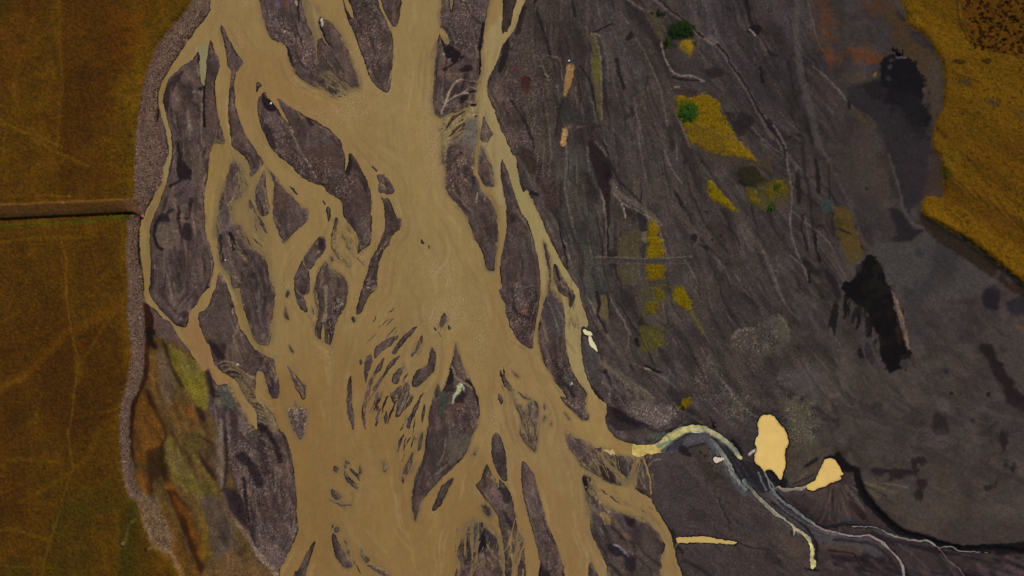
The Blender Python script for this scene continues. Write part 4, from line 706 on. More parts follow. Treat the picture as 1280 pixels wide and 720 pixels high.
# --- left: wetland between the stony bank and the bars
V(0, 360)
P([(725, 200), (760, 230), (830, 255), (960, 335), (1040, 440), (1040, 600), (1100, 720), (1290, 1400), (1330, 1460), (880, 1460), (850, 1350), (830, 1250), (750, 1050), (690, 1020), (660, 900), (655, 720), (690, 520), (735, 400)], (76, 58, 30), .97, 4)
P([(745, 270), (780, 330), (800, 420), (830, 560), (790, 540), (740, 480), (745, 380)], (86, 62, 26), .8, 3); P([(680, 560), (740, 520), (790, 620), (820, 720), (800, 820), (740, 880), (690, 880), (670, 700)], (88, 57, 18), .9, 3)
P([(790, 290), (860, 380), (880, 470), (870, 560), (820, 560), (795, 450)], (80, 66, 54), .75, 6); P([(840, 280), (880, 310), (950, 340), (1000, 390), (1035, 470), (1040, 600), (1000, 590), (950, 510), (880, 430), (855, 350)], (94, 84, 30), .9, 2.5); P([(900, 330), (950, 345), (1000, 400), (980, 450), (920, 400)], (84, 74, 40), .6, 5); L([(845, 300), (880, 410), (950, 510), (1010, 590)], (100, 92, 26), 18, .7, 2)
P([(815, 250), (840, 300), (870, 390), (930, 500), (905, 490), (860, 410), (830, 320)], (40, 26, 22), .9, 2); P([(975, 590), (1010, 610), (1035, 655), (1020, 670), (990, 640)], (36, 24, 24), .9, 2.5); P([(870, 560), (960, 580), (1000, 680), (920, 720), (860, 640)], (90, 62, 30), .6, 6); P([(930, 600), (960, 590), (970, 640), (940, 640)], (104, 62, 26), .7, 4)
L([(720, 80, 20), (740, 130, 50), (748, 200, 40), (738, 300, 24), (735, 420, 22), (712, 490, 26), (680, 540, 30), (662, 620, 30), (655, 740, 26), (665, 830, 14), (682, 900, 10)], (46, 25, 10), 20, .95, 1.2)
L([(745, 210), (760, 270), (780, 290)], (28, 18, 18), 30, .85, 2); L([(735, 510, 12), (760, 570, 20), (790, 630, 16), (835, 725, 14), (805, 810, 12), (820, 900, 26), (850, 1000, 30), (890, 1090, 36), (930, 1190, 36), (970, 1290, 38), (1000, 1370, 36), (1040, 1480, 40)], (54, 28, 10), 20, .92, 1.5)
V(0, 540)
P([(745, 90), (825, 80), (835, 190), (790, 230), (750, 250), (735, 170)], (50, 32, 14), .85, 4); P([(738, 235), (760, 260), (768, 305), (752, 300)], (28, 16, 10), .9, 1.5); P([(690, 200), (740, 200), (755, 300), (740, 330), (690, 310)], (98, 58, 18), .7, 4)
P([(845, 15), (900, 90), (1000, 240), (1100, 330), (1000, 330), (900, 260), (850, 180), (825, 120)], (84, 74, 32), .85, 4); P([(840, 60), (900, 120), (950, 190), (900, 200), (850, 130)], (80, 64, 44), .6, 6); P([(980, 0), (1010, 60), (970, 90), (940, 10)], (64, 56, 24), .7, 4); L([(940, 60), (1010, 170), (1080, 290)], (92, 84, 30), 14, .6, 3)
P([(830, 235), (880, 280), (950, 400), (1010, 540), (1010, 650), (960, 520), (920, 420), (870, 330)], (94, 56, 16), .85, 4); P([(760, 330), (840, 380), (880, 480), (950, 620), (990, 740), (890, 740), (850, 580), (820, 440)], (84, 56, 20), .8, 5); P([(830, 250), (855, 262), (852, 285), (832, 280)], (124, 84, 22), .8, 2)
L([(870, 295), (920, 350), (950, 395)], (48, 28, 12), 10, .8, 2); P([(1010, 400), (1050, 430), (1040, 620), (1000, 640), (1010, 520)], (96, 74, 20), .7, 4); P([(1010, 330), (1110, 340), (1170, 480), (1190, 600), (1080, 640), (1050, 500)], (70, 58, 50), .9, 7); P([(1110, 450), (1150, 460), (1150, 540), (1110, 540)], (52, 48, 44), .6, 6); P([(1050, 660), (1180, 600), (1290, 640), (1450, 760), (1000, 760)], (84, 64, 40), .9, 7)
P([(995, 10), (1040, 40), (1090, 70), (1060, 60)], (34, 22, 18), .85, 2); P([(985, 85), (1020, 130), (1060, 190), (1092, 250), (1050, 215), (1010, 150)], (42, 26, 26), .92, 2); L([(1090, 250), (1130, 300)], (40, 28, 22), 8, .7, 1.2); P([(1010, 60), (1090, 90), (1095, 230), (1040, 150)], (72, 56, 42), .7, 4); dot(1000, 148, 6, (130, 112, 84)); dot(1022, 188, 5, (130, 112, 84))
L([(1105, -60), (1108, 100), (1112, 200), (1130, 310), (1165, 400), (1215, 490), (1300, 610), (1400, 730)], (100, 86, 76), 18, .75, 2); L([(1095, -10), (1100, 150), (1110, 260)], (92, 80, 72), 34, .6, 3)
P([(1120, 280), (1200, 310), (1245, 480), (1190, 440), (1150, 380)], (38, 30, 34), .92, 3); L([(1130, 0), (1135, 160), (1120, 290)], (40, 31, 33), 14, .8, 1.5); L([(1210, 120), (1260, 170), (1300, 250)], (36, 28, 32), 46, .75, 4); L([(1220, 230), (1230, 330), (1250, 450)], (38, 30, 32), 14, .8, 1.5); L([(1250, 470), (1290, 560)], (42, 33, 36), 26, .7, 3); L([(1310, 60), (1330, 200)], (38, 29, 32), 36, .5, 4); L([(1330, -20), (1390, 90), (1400, 140)], (34, 26, 28), 26, .7, 3)
speckle([(1120, 0), (1340, 0), (1480, 500), (1400, 720), (1240, 560)], .8, 6); P([(1280, 520), (1350, 540), (1420, 600), (1400, 700), (1300, 600)], (88, 74, 70), .5, 6)
L([(1280, 610), (1340, 670), (1400, 740)], (116, 96, 78), 8, .7, 1)
# stony bank strip
V(0, 0, 1)
bank_strip = [(249, -30), (232, 15), (212, 37), (195, 62), (185, 87), (179, 112), (174, 140), (171, 165), (169, 200), (168, 250), (172, 268), (161, 275), (160, 320), (161, 360), (163, 372), (161, 400), (165, 435), (162, 470), (154, 500), (151, 540), (153, 570), (155, 595), (163, 618), (173, 622), (178, 640), (190, 680), (212, 688), (216, 668), (205, 640), (195, 622), (182, 618), (170, 600), (166, 570), (163, 540), (165, 508), (172, 490), (179, 470), (181, 430), (182, 400), (180, 375), (180, 340), (175, 320), (174, 290), (178, 270), (185, 255), (192, 220), (200, 190), (196, 135), (202, 105), (222, 72), (250, 34), (274, -30)]
P(bank_strip, (84, 67, 58), .95, 2, rough=2); speckle(bank_strip, .6, 2)
P([(246, -20), (226, 25), (204, 58), (190, 95), (184, 135), (177, 175), (176, 140), (182, 92), (195, 62), (215, 37), (240, 0)], (84, 63, 56), .7, 2)
P([(172, 615), (196, 625), (212, 660), (214, 685), (196, 684), (182, 660), (176, 640)], (92, 74, 54), .85, 3); L([(212, 686), (222, 702), (232, 730)], (98, 76, 54), 4, .8, 1)
# left meadow
fld = [(-60, -60), (252, -60), (249, -20), (232, 15), (212, 37), (195, 62), (185, 87), (179, 112), (174, 140), (171, 165), (169, 200), (168, 246), (168, 266), (160, 276), (159, 320), (161, 360), (160, 398), (165, 435), (161, 470), (153, 500), (150, 540), (152, 570), (155, 595), (163, 620), (173, 628), (177, 645), (182, 662), (194, 683), (208, 692), (222, 712), (234, 760), (-60, 760)]
P(fld, (80, 54, 10), 1, 1.5)
inside_f = poly_sd(fld, pad=40, smooth=True)
field = np.full((NY, NX), -40, np.float32); field[inside_f[0]] = inside_f[1]
MASK = sstep(-.8, .8, field)
V(0, 0, 1); P([(-60, 280), (260, 270), (260, 800), (-60, 800)], (71, 47, 9), .8, 6)
m = sstep(34, 4, field) * (field > -2) * (gy < 300); blend(gcol, np.s_[:], m * .75, (82, 60, 11))
m = sstep(22, 2, field) * (field > -2) * (gy >= 300); blend(gcol, np.s_[:], m * .55, (80, 56, 12))
P([(90, -20), (150, -20), (165, 60), (130, 150), (90, 200), (80, 80)], (66, 40, 10), .6, 16); P([(20, -20), (60, -20), (40, 60), (10, 120), (-20, 60)], (78, 46, 14), .5, 14); P([(-20, -20), (30, -20), (10, 30), (-20, 30)], (56, 44, 12), .6, 12); P([(80, 90), (140, 100), (130, 240), (80, 230)], (62, 38, 10), .5, 16); P([(140, 30), (180, 20), (170, 80), (150, 90)], (80, 44, 12), .4, 12)
P([(-20, 281), (80, 277), (165, 268), (163, 274), (90, 282), (-20, 288)], (66, 62, 12), .85, 1.8); P([(-20, 288), (150, 280), (150, 296), (-20, 304)], (76, 50, 9), .6, 5)
P([(60, 430), (150, 410), (150, 520), (60, 530)], (56, 34, 6), .6, 18); P([(-20, 500), (30, 480), (40, 640), (-20, 660)], (60, 36, 8), .5, 20); P([(0, 400), (80, 380), (110, 440), (20, 480)], (66, 40, 8), .5, 18)
P([(80, 620), (172, 600), (184, 640), (200, 700), (140, 740), (60, 740)], (64, 48, 9), .8, 14); P([(150, 660), (170, 650), (172, 740), (150, 740)], (54, 48, 9), .6, 6); P([(10, 700), (40, 700), (40, 740), (10, 740)], (56, 47, 8), .6, 8); P([(164, 612), (178, 620), (176, 650), (166, 660)], (54, 50, 16), .8, 4); P([(120, 625), (150, 640), (150, 720), (120, 720)], (82, 54, 10), .5, 6)
grs = .45 * (white - .5) + .35 * n_fine + fbm(16, 61, 4, 78, 4, .7) * .5 + fbm(16, 63, 4, -22, 4, .7) * .4 + fbm(3, 65, 2) * .3
fm = sstep(-1, 1, field); gcol *= 1 + (fm * (.22 * grs + .09 * n_big + .10 * n_mid))[..., None]
TR = (98, 70, 18)
V(0, 180); L([(180, -20), (300, 45), (400, 90), (460, 115)], TR, 14, .55, 2); L([(310, -20), (290, 30), (220, 90), (140, 200), (90, 260)], (92, 57, 16), 16, .4, 4); L([(40, -20), (30, 80), (-10, 130)], TR, 14, .4, 3); L([(320, 470), (345, 560), (350, 660), (352, 760)], TR, 8, .55, 1.5); L([(-20, 500), (100, 480), (250, 465), (420, 470)], (92, 66, 14), 12, .55, 2); L([(-20, 410), (100, 400), (260, 388)], (88, 64, 14), 8, .5, 2); L([(80, 660), (110, 640), (150, 680), (130, 720)], TR, 10, .3, 3); L([(60, 265), (200, 262), (370, 266)], TR, 7, .5, 2); L([(160, 560), (230, 480)], TR, 14, .3, 4)
V(0, 0); L([(-20, 590), (100, 650), (240, 700), (320, 740)], TR, 13, .6, 2); L([(320, -20), (312, 100), (318, 250), (330, 400), (318, 540), (310, 660), (300, 740)], TR, 12, .4, 3); L([(180, 130), (130, 270), (100, 400), (90, 540)], TR, 14, .25, 4); L([(340, 330), (260, 360), (220, 400)], TR, 12, .3, 3); L([(-20, 470), (60, 430), (100, 470)], TR, 10, .3, 3)
V(0, 360); L([(352, -20), (352, 60), (375, 200), (390, 290), (412, 350), (400, 430), (388, 520), (378, 620), (358, 740)], (94, 68, 22), 8, .55, 1.5); P([(395, 340), (440, 360), (420, 460), (390, 480)], (90, 66, 18), .5, 5); L([(-20, 530), (80, 470), (180, 395), (280, 300), (350, 220), (460, 180), (560, 110), (620, 90)], (94, 60, 13), 44, .5, 8); L([(-20, 520), (60, 480), (150, 440)], (98, 66, 18), 16, .5, 4); L([(440, 350), (500, 250), (600, 100)], TR, 10, .3, 3); L([(-20, 190), (60, 150), (120, 110)], TR, 12, .4, 3); L([(420, 40), (500, 36), (560, 50)], TR, 10, .3, 4); L([(200, 700), (210, 600), (230, 520)], TR, 12, .25, 4); L([(400, 640), (620, 600)], TR, 8, .25, 3)
V(0, 540); L([(355, -20), (372, 100), (376, 190), (350, 260), (325, 360), (290, 470), (262, 570), (240, 640), (232, 700)], (92, 67, 20), 8, .5, 1.5); L([(-20, 190), (60, 145), (130, 128), (220, 140), (330, 150)], (90, 66, 20), 18, .45, 5); L([(510, -20), (470, 90), (400, 170), (330, 225), (240, 280), (120, 340)], (84, 61, 15), 24, .45, 5); L([(-20, 480), (100, 480), (180, 500), (260, 530)], TR, 14, .45, 3); L([(260, 520), (400, 500), (480, 480)], TR, 8, .3, 3); L([(-20, 650), (150, 665), (330, 670)], (80, 62, 14), 8, .5, 2); L([(300, 390), (450, 380), (600, 380)], (60, 52, 10), 40, .5, 6); L([(605, 400), (600, 600)], (88, 60, 10), 30, .4, 5); L([(540, 560), (545, 680)], TR, 10, .25, 4)
L([(640, 560), (655, 470), (690, 430)], (84, 76, 40), 14, .5, 3); dot(630, 548, 10, (120, 104, 76)); dot(745, 574, 7, (30, 24, 14)); L([(760, 575), (800, 560)], (110, 94, 66), 8, .7, 1)
V(0, 0); dot(668, 686, 7, (30, 20, 10))
MASK = None
# earth bank across the meadow: brown bare crest, lit upper edge and shaded lower edge painted in
V(0, 230, 6.4)
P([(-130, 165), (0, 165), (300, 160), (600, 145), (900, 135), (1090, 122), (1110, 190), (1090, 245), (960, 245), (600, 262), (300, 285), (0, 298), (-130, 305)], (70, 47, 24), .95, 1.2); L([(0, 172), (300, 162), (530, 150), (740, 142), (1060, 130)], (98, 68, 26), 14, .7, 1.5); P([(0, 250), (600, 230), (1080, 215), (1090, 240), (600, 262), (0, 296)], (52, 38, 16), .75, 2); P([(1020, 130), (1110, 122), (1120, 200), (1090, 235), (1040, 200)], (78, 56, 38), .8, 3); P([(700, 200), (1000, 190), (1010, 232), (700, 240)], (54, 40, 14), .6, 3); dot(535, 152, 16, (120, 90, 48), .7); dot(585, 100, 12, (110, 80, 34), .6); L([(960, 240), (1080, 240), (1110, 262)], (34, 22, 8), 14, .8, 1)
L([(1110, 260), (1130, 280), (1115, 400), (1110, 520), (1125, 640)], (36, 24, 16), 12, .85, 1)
# heath slope, right
V(960, 0)
hth = [(672, -60), (672, 0), (682, 60), (702, 128), (780, 180), (832, 258), (870, 320), (880, 400), (866, 540), (832, 610), (812, 700), (822, 750), (860, 790), (880, 930), (868, 985), (785, 980), (765, 1020), (775, 1072), (840, 1110), (900, 1150), (1000, 1210), (1090, 1280), (1180, 1352), (1330, 1470), (1500, 1600), (1500, -60)]
q = poly_sd(A(hth), pad=40); heath = np.full((NY, NX), -40, np.float32); heath[q[0]] = q[1]
blend(gcol, np.s_[:], sstep(-1.2, 1.2, heath), (90, 64, 9))
P([(920, -60), (935, 60), (965, 130), (1000, 200), (1120, 250), (1220, 275), (1400, 300), (1400, -60)], (80, 52, 9), .85, 4); P([(670, -30), (800, -30), (900, 100), (1000, 260), (900, 260), (790, 160), (700, 110)], (96, 70, 9), .6, 8)
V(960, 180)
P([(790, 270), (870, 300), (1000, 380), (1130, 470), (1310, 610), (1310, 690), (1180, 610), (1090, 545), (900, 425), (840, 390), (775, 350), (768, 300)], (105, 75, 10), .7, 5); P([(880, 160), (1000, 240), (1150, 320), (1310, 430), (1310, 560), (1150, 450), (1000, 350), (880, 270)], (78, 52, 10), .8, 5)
for i in range(9): L([(880 + 30 * i, 170 + 10 * i), (960 + 34 * i, 230 + 22 * i), (1100 + 30 * i, 320 + 26 * i)], [(64, 42, 10), (104, 72, 12)][i % 2], 7, .5, 1.5)
P([(870, 50), (950, 40), (940, 120), (900, 150), (870, 120)], (92, 74, 10), .6, 5); P([(860, 105), (905, 140), (915, 170), (880, 170), (862, 140)], (54, 50, 8), .8, 4); L([(980, 60), (1060, 150), (1090, 220)], (66, 42, 8), 10, .5, 3); P([(1000, 20), (1200, 0), (1300, 100), (1200, 220), (1060, 160)], (84, 56, 8), .5, 12)
P([(1160, 0), (1310, -20), (1310, 60), (1200, 60)], (82, 52, 12), .5, 8)
V(960, 0)
for q in ([(905, 312), (940, 300), (975, 318), (940, 328)], [(1050, 312), (1075, 298), (1108, 306), (1085, 322)]): P(q, (44, 30, 10), .85, 2)
for q in ([(940, 405), (985, 388), (1012, 400), (1000, 440), (960, 425)], [(1072, 515), (1120, 498), (1155, 508), (1130, 545), (1100, 530)], [(1210, 560), (1260, 570), (1310, 620), (1260, 600)]): P(q, (62, 50, 34), .8, 4)
L([(930, -10), (945, 80), (970, 170), (1000, 210), (1100, 255), (1220, 280), (1300, 310)], (58, 38, 10), 9, .6, 2); L([(940, 20), (960, 110)], (108, 84, 24), 6, .5, 1.5); L([(960, 340), (1010, 380), (1040, 420)], (66, 46, 12), 6, .6, 1.5)
P([(830, 630), (870, 660), (900, 690), (940, 700), (880, 690), (840, 660)], (62, 36, 12), .7, 3); P([(680, 60), (715, 70), (705, 90)], (50, 44, 14), .8, 3)
for i in range(70):
    x, y = 880 + 420 * fr.rand(), 330 + 330 * fr.rand(); dot(x, y, 2.5 + 3 * fr.rand(), (48, 32, 8), .7)
V(960, 180)
for i in range(60):
    x = 880 + 420 * fr.rand(); y = 10 + (x - 800) * .75 * fr.rand() ** .7; dot(x, y, 2.5 + 4 * fr.rand(), (52, 36, 8), .6)
spots = fbm(3.2, 71, 2); tus = sstep(.12, .34, spots) * sstep(935, 965, (gx - 960) * 4 - .25 * gy * 4) * (gy < 62 + (gx - 1200) * .12) * (heath > 4)
blend(gcol, np.s_[:], tus * .75, (38, 22, 6))
sp2 = sstep(.28, .42, fbm(2.6, 73, 2)) * sstep(0.0, .5, fbm(18, 75, 2)) * (heath > 3)
blend(gcol, np.s_[:], sp2 * .5, (50, 34, 8))
hm = sstep(-1, 1, heath); gcol *= 1 + (hm * (.12 * fbm(20, 77, 4, 35, 4, .8) + .09 * fbm(3, 79, 2) + .06 * n_big))[..., None]
# moss patches
moss = np.full((NY, NX), -12, np.float32)
def MO(p, c, a=1):
    w, sd = poly_sd(A(p)); sd = sd + n_soft[w] * 2.6 + n_fine[w] * 1.6 - .6 - 2.2 * sstep(.15, .5, fbm(4.5, 97, 2)[w])
    moss[w] = np.maximum(moss[w], sd); blend(gcol, w, a * sstep(-1.5, 1.5, sd), c)
V(640, 0)
MO([(812, 488), (850, 478), (900, 484), (940, 470), (972, 468), (1035, 510), (1060, 570), (1090, 630), (1120, 680), (1165, 730), (1222, 800), (1140, 795), (1050, 775), (990, 760), (930, 730), (890, 715), (860, 650), (830, 590), (812, 540)], (102, 81, 12))
P([(870, 640), (930, 620), (1000, 650), (1110, 690), (1160, 730), (1180, 775), (1050, 770), (930, 725)], (88, 70, 22), .75, 4); L([(930, 620), (980, 645), (1040, 670), (1110, 690), (1160, 740)], (104, 84, 44), 5, .7, 1); P([(1060, 700), (1140, 720), (1200, 780), (1120, 785)], (112, 90, 12), .6, 4); P([(820, 520), (880, 505), (930, 550), (900, 620), (840, 600)], (62, 66, 14), .7, 5); P([(940, 540), (1040, 560), (1060, 640), (980, 620)], (104, 78, 16), .5, 5)
for i in range(46):
    x, y = 830 + 250 * fr.rand(), 480 + 180 * fr.rand(); dot(x, y, 2 + 3 * fr.rand(), (40, 46, 10), .7)
MO([(856, 206), (892, 206), (902, 240), (892, 276), (870, 262), (850, 236)], (116, 94, 22), .8)
V(640, 180)
MO([(978, 182), (1010, 192), (1050, 240), (1090, 290), (1128, 325), (1108, 342), (1050, 308), (992, 270), (976, 230)], (102, 88, 12))
MO([(1160, 215), (1205, 222), (1245, 275), (1235, 300), (1190, 285)], (84, 74, 20), .8); MO([(1290, 185), (1340, 175), (1380, 215), (1370, 245), (1330, 255), (1290, 270), (1260, 250)], (84, 70, 16), .8); P([(1310, 200), (1345, 205), (1330, 225), (1305, 225)], (40, 50, 12), .8, 3); P([(1275, 310), (1310, 300), (1312, 330), (1285, 335)], (34, 52, 12), .8, 3)
MO([(682, 392), (702, 374), (725, 400), (745, 470), (764, 550), (758, 564), (670, 568), (675, 450)], (106, 88, 10)); MO([(674, 602), (748, 602), (764, 670), (680, 684), (668, 640)], (100, 82, 10)); MO([(708, 712), (838, 706), (844, 720), (712, 724)], (84, 74, 14), .8)
for i in range(14):
    L([(672, 400 + 20 * i), (756, 396 + 20 * i + 8 * fr.rand())], (74, 62, 14), 4, .35, 1.5)
L([(715, 380), (745, 460), (770, 560)], (104, 90, 68), 6, .7, 1.2); L([(410, 583), (780, 584)], (60, 51, 48), 16, .85, 1); L([(410, 566), (520, 566), (700, 572), (900, 562)], (82, 71, 62), 4, .5, .8)
V(640, 360)
MO([(705, 0), (745, 8), (768, 45), (740, 62), (712, 45)], (82, 72, 12), .85); MO([(672, 82), (715, 65), (738, 115), (705, 132), (666, 118)], (84, 74, 16), .85); MO([(795, 5), (855, -5), (890, 55), (896, 112), (855, 105), (805, 58)], (98, 84, 10)); MO([(792, 577), (835, 583), (848, 552), (888, 547), (898, 588), (868, 608), (832, 603)], (90, 76, 12)); dot(852, 600, 12, (40, 30, 14)); dot(838, 580, 9, (46, 38, 14)); dot(812, 590, 7, (50, 42, 14))
wl = poly_sd([(181, 410), (192, 420), (240, 445), (262, 470), (262, 510), (275, 540), (322, 710), (340, 760), (230, 760), (165, 600), (164, 540), (180, 460)], pad=12)
k_ = sstep(-4, 4, wl[1])[..., None] * .6
soft_ = np.stack([blur(gcol[wl[0]][..., q], 3) for q in range(3)], 2); gcol[wl[0]] = gcol[wl[0]] * (1 - k_) + soft_ * k_
streaks(260, (160, 410, 330, 738), [(48, 32, 16), (58, 36, 12), (94, 74, 28), (86, 64, 28), (70, 58, 44), (98, 66, 22)], 36, 3.0, .5, lambda x, y: land(x, y) and x < 175 + (y - 380) * .5)
gcol[wl[0]] *= (1 + sstep(-4, 4, wl[1]) * (.22 * fbm(7, 87, 4, 66, 4, .8)[wl[0]] + .14 * n_soft[wl[0]]))[..., None]
# threads of silt where the water fingers over the bars
tx, ty = -gyy, gxx
sg = np.where(ty < 0, -1, 1); tx, ty = blur(tx * sg, 40), blur(ty * sg, 40)
def ffl(x, y):
    vx, vy = at_(tx, x, y), at_(ty, x, y); m_ = math.hypot(vx, vy)
    if m_ < 1e-4: return .1, .99
    t = math.atan2(vy, vx) + .25 * at_(n_mid, x, y); return math.cos(t), math.sin(t)
zones = ((302, 260, 34, 55), (330, 480, 45, 45), (425, 312, 28, 30), (575, 150, 32, 50), (615, 675, 35, 45), (765, 590, 60, 40), (655, 520, 20, 40), (415, 110, 30, 20), (705, 370, 18, 36), (270, 195, 14, 14), (645, 690, 10, 36), (745, 615, 30, 30))
shore = np.argwhere(np.abs(wet + .5) < 2.2)
feather = []
for q in shore[fs_.permutation(len(shore))[:9000]]:
    y, x = q[0] + Y0, q[1] + X0
    z = max(math.exp(-((x - a) / c_) ** 2 - ((y - b) / d_) ** 2) for a, b, c_, d_ in zones)
    if x < 880 and fs_.rand() < .04 + .5 * z: feather.append((x, y, fs_.rand()))
def trace_thread(x, y, col, al, dst, wide=1.0):
    w0 = 1.5 * wide * fs_.uniform(.5, 1.4); k = fs_.randint(4, 9); p = []; sgn = 1 if fs_.rand() < .5 else -1
    ca = fs_.uniform(-.45, .45); x -= sgn * 4 * math.cos(1.4); y -= sgn * 4
    for i in range(k):
        p.append((x, y, w0 * (1.15 - i / k))); vx, vy = ffl(x, y)
        vx, vy = vx * math.cos(ca) - vy * math.sin(ca), vx * math.sin(ca) + vy * math.cos(ca); x += sgn * vx * 3.2; y += sgn * vy * 3.2
    L(p, col, 2, al * fs_.uniform(.5, 1.2), wide, dst)
V(0, 0, 1)
for x, y, f0 in feather:
    if f0 > .35: trace_thread(x, y, [(122, 105, 70), (112, 97, 68), (104, 91, 66)][int(f0 * 97) % 3], .55, gcol)
# silt films over the soft bar margins, damp rims along the water
for w, sd, s in late:
    a = sstep(s * 1.1 + .4, -.2, sd + n_soft[w] * s * .9 + n_fine[w] * .5) * (sd > -1.5) * .8
    blend(gcol, w, a * sstep(-.35, .25, n_mid[w] + .2), SILT)
T(2, 1)
L([(572, 420, 14), (600, 340, 16), (625, 280, 18), (680, 150, 20), (760, 80, 18), (830, 95, 12), (910, 100, 8)], (112, 102, 88), 16, .75, 1); L([(625, 300), (690, 260), (740, 235), (790, 210), (840, 210)], (112, 102, 86), 14, .7, 1); L([(790, 210), (840, 165), (890, 155), (920, 190)], (104, 94, 82), 10, .65, 1); L([(620, 30), (690, 20), (760, 30), (820, 0)], (92, 80, 70), 10, .5, 1); L([(720, 380), (790, 300), (880, 300)], (104, 92, 80), 16, .6, 2)
P([(570, 460), (640, 420), (740, 390), (830, 350), (900, 310), (935, 330), (938, 420), (900, 460), (820, 520), (740, 590), (690, 650), (640, 730), (560, 730), (590, 600)], (124, 110, 76), .9, 3)
L([(615, 580, 10), (650, 520, 24), (720, 440, 30), (800, 400, 14)], (58, 47, 42), 20, .9, 1); L([(650, 655, 8), (700, 600, 30), (770, 550, 44), (805, 520, 24)], (58, 47, 42), 20, .85, 1.2); L([(755, 494), (790, 474)], (44, 35, 32), 12, .9, .8); L([(710, 370), (800, 350)], (60, 50, 46), 10, .7, 1.5); L([(878, 335), (925, 330)], (24, 16, 16), 22, .9, 1); L([(910, 440), (935, 436)], (26, 18, 18), 12, .9, 1); P([(650, 720), (700, 650), (800, 590), (810, 720)], (86, 76, 66), .7, 4)
P([(825, 490), (930, 470), (932, 720), (820, 720)], (80, 77, 70), .85, 3); P([(750, 290), (780, 235), (830, 222), (845, 240), (800, 310), (765, 316)], (36, 28, 27), .9, 1.5); P([(660, 60), (720, 40), (750, 50), (680, 100)], (74, 64, 50), .7, 3); L([(860, 200), (920, 190)], (30, 22, 24), 20, .8, 1.5); L([(800, 90), (900, 115)], (36, 28, 28), 14, .6, 1.5)
T(2, 2); L([(640, -10), (615, 100), (605, 170)], (112, 98, 76), 18, .7, 1.5); P([(575, -20), (640, -20), (610, 120), (590, 160)], SILT, .6, 3); L([(700, 160), (740, 110), (780, 95)], (36, 27, 26), 14, .8, 1.5); P([(780, 230), (840, 240), (850, 330), (800, 330)], (50, 44, 44), .8, 3); L([(885, 340), (900, 420), (880, 470)], (38, 32, 34), 26, .7, 2); P([(860, 430), (960, 400), (1000, 520), (930, 600), (860, 560)], (64, 56, 54), .6, 5); L([(935, 490), (925, 580)], (112, 102, 92), 8, .7, 1); L([(1010, 530), (1005, 590)], (104, 92, 82), 6, .6, 1); speckle([(640, 60), (880, 200), (880, 360), (740, 560), (620, 420)], 1, 5); P([(640, 60), (720, 50), (700, 200), (640, 200)], (62, 52, 50), .6, 4)
T(2, 3); L([(1040, 440), (1100, 440)], (54, 46, 48), 10, .4, 3); P([(1000, 380), (1110, 380), (1105, 530), (1040, 530)], (66, 55, 56), .7, 4)
T(2, 0); P([(565, 345), (590, 400), (620, 470), (660, 450), (760, 535), (775, 600), (720, 650), (660, 610), (615, 560), (590, 470)], (31, 23, 25), .93, 1.5); L([(600, 700), (680, 660), (740, 600), (800, 570)], (34, 26, 27), 24, .8, 1.5); L([(640, 690), (720, 650), (760, 590)], (74, 62, 58), 12, .7, 1.5); P([(740, 720), (800, 660), (870, 655), (890, 700), (820, 720)], (33, 25, 26), .85, 2); L([(700, 730), (780, 670), (830, 620)], (66, 55, 52), 10, .7, 1.5); dot(655, 600, 11, (120, 108, 96), .7); dot(608, 542, 10, (128, 116, 104), .7)
L([(995, 240), (985, 330), (960, 440), (970, 560), (960, 730)], (33, 24, 26), 26, .9, 1.2); L([(880, 160), (920, 200), (990, 250)], (42, 33, 34), 16, .7, 2); L([(770, 0), (830, 70), (870, 160), (910, 300), (930, 400)], (36, 28, 30), 7, .7, .8); L([(780, 0), (800, 15)], (110, 98, 90), 12, .6, 1.2); L([(1215, 440), (1190, 500), (1170, 550)], (120, 110, 94), 9, .8, 1); P([(1190, 440), (1250, 400), (1240, 560), (1180, 720), (1140, 720), (1170, 540)], (36, 28, 31), .9, 1.5); P([(575, 5), (650, 5), (640, 60), (580, 60)], (92, 78, 56), .6, 3)
P([(600, 60), (860, 100), (900, 400), (700, 440), (600, 250)], (70, 58, 56), .4, 8); speckle([(570, 60), (1000, 60), (960, 500), (780, 520), (640, 400)], 1, 6)
T(3, 2); P([(30, 60), (80, 130), (130, 250), (180, 360), (260, 480), (250, 520), (160, 480), (100, 380), (60, 260)], (58, 54, 54), .6, 4); P([(60, 20), (180, 60), (260, 200), (200, 330), (120, 200)], (46, 36, 32), .75, 5); P([(50, 220), (80, 250), (100, 400), (70, 330)], (50, 58, 44), .7, 3); L([(190, 480), (250, 510)], (30, 26, 30), 26, .8, 2); L([(60, 130), (110, 220), (160, 330), (240, 470)], (88, 82, 78), 8, .4, 1.5); L([(150, 470), (190, 540), (250, 690)], (120, 110, 92), 16, .6, 1.5)
L([(490, 380), (480, 520), (490, 640)], (38, 28, 30), 18, .6, 3); speckle([(200, -20), (300, 100), (460, 400), (480, 600), (380, 560), (250, 300)], .9, 5); P([(280, 360), (420, 340), (480, 560), (400, 660), (300, 520)], (60, 45, 43), .6, 8)
T(3, 3); L([(470, 60), (480, 180), (520, 300), (560, 520)], (30, 24, 27), 9, .85, 1); P([(120, 150), (210, 160), (270, 440), (280, 700), (130, 720), (110, 450)], (66, 57, 54), .6, 4); L([(105, 430), (105, 600)], (38, 30, 32), 9, .6, 1.5); L([(430, 490), (450, 560), (480, 640)], (34, 24, 28), 22, .8, 1.5); L([(340, 400), (360, 520)], (54, 60, 44), 26, .6, 2); L([(560, 545), (620, 620), (660, 720)], (90, 76, 74), 22, .5, 2); P([(-10, -10), (40, -10), (30, 60), (-10, 60)], (40, 30, 28), .7, 3)
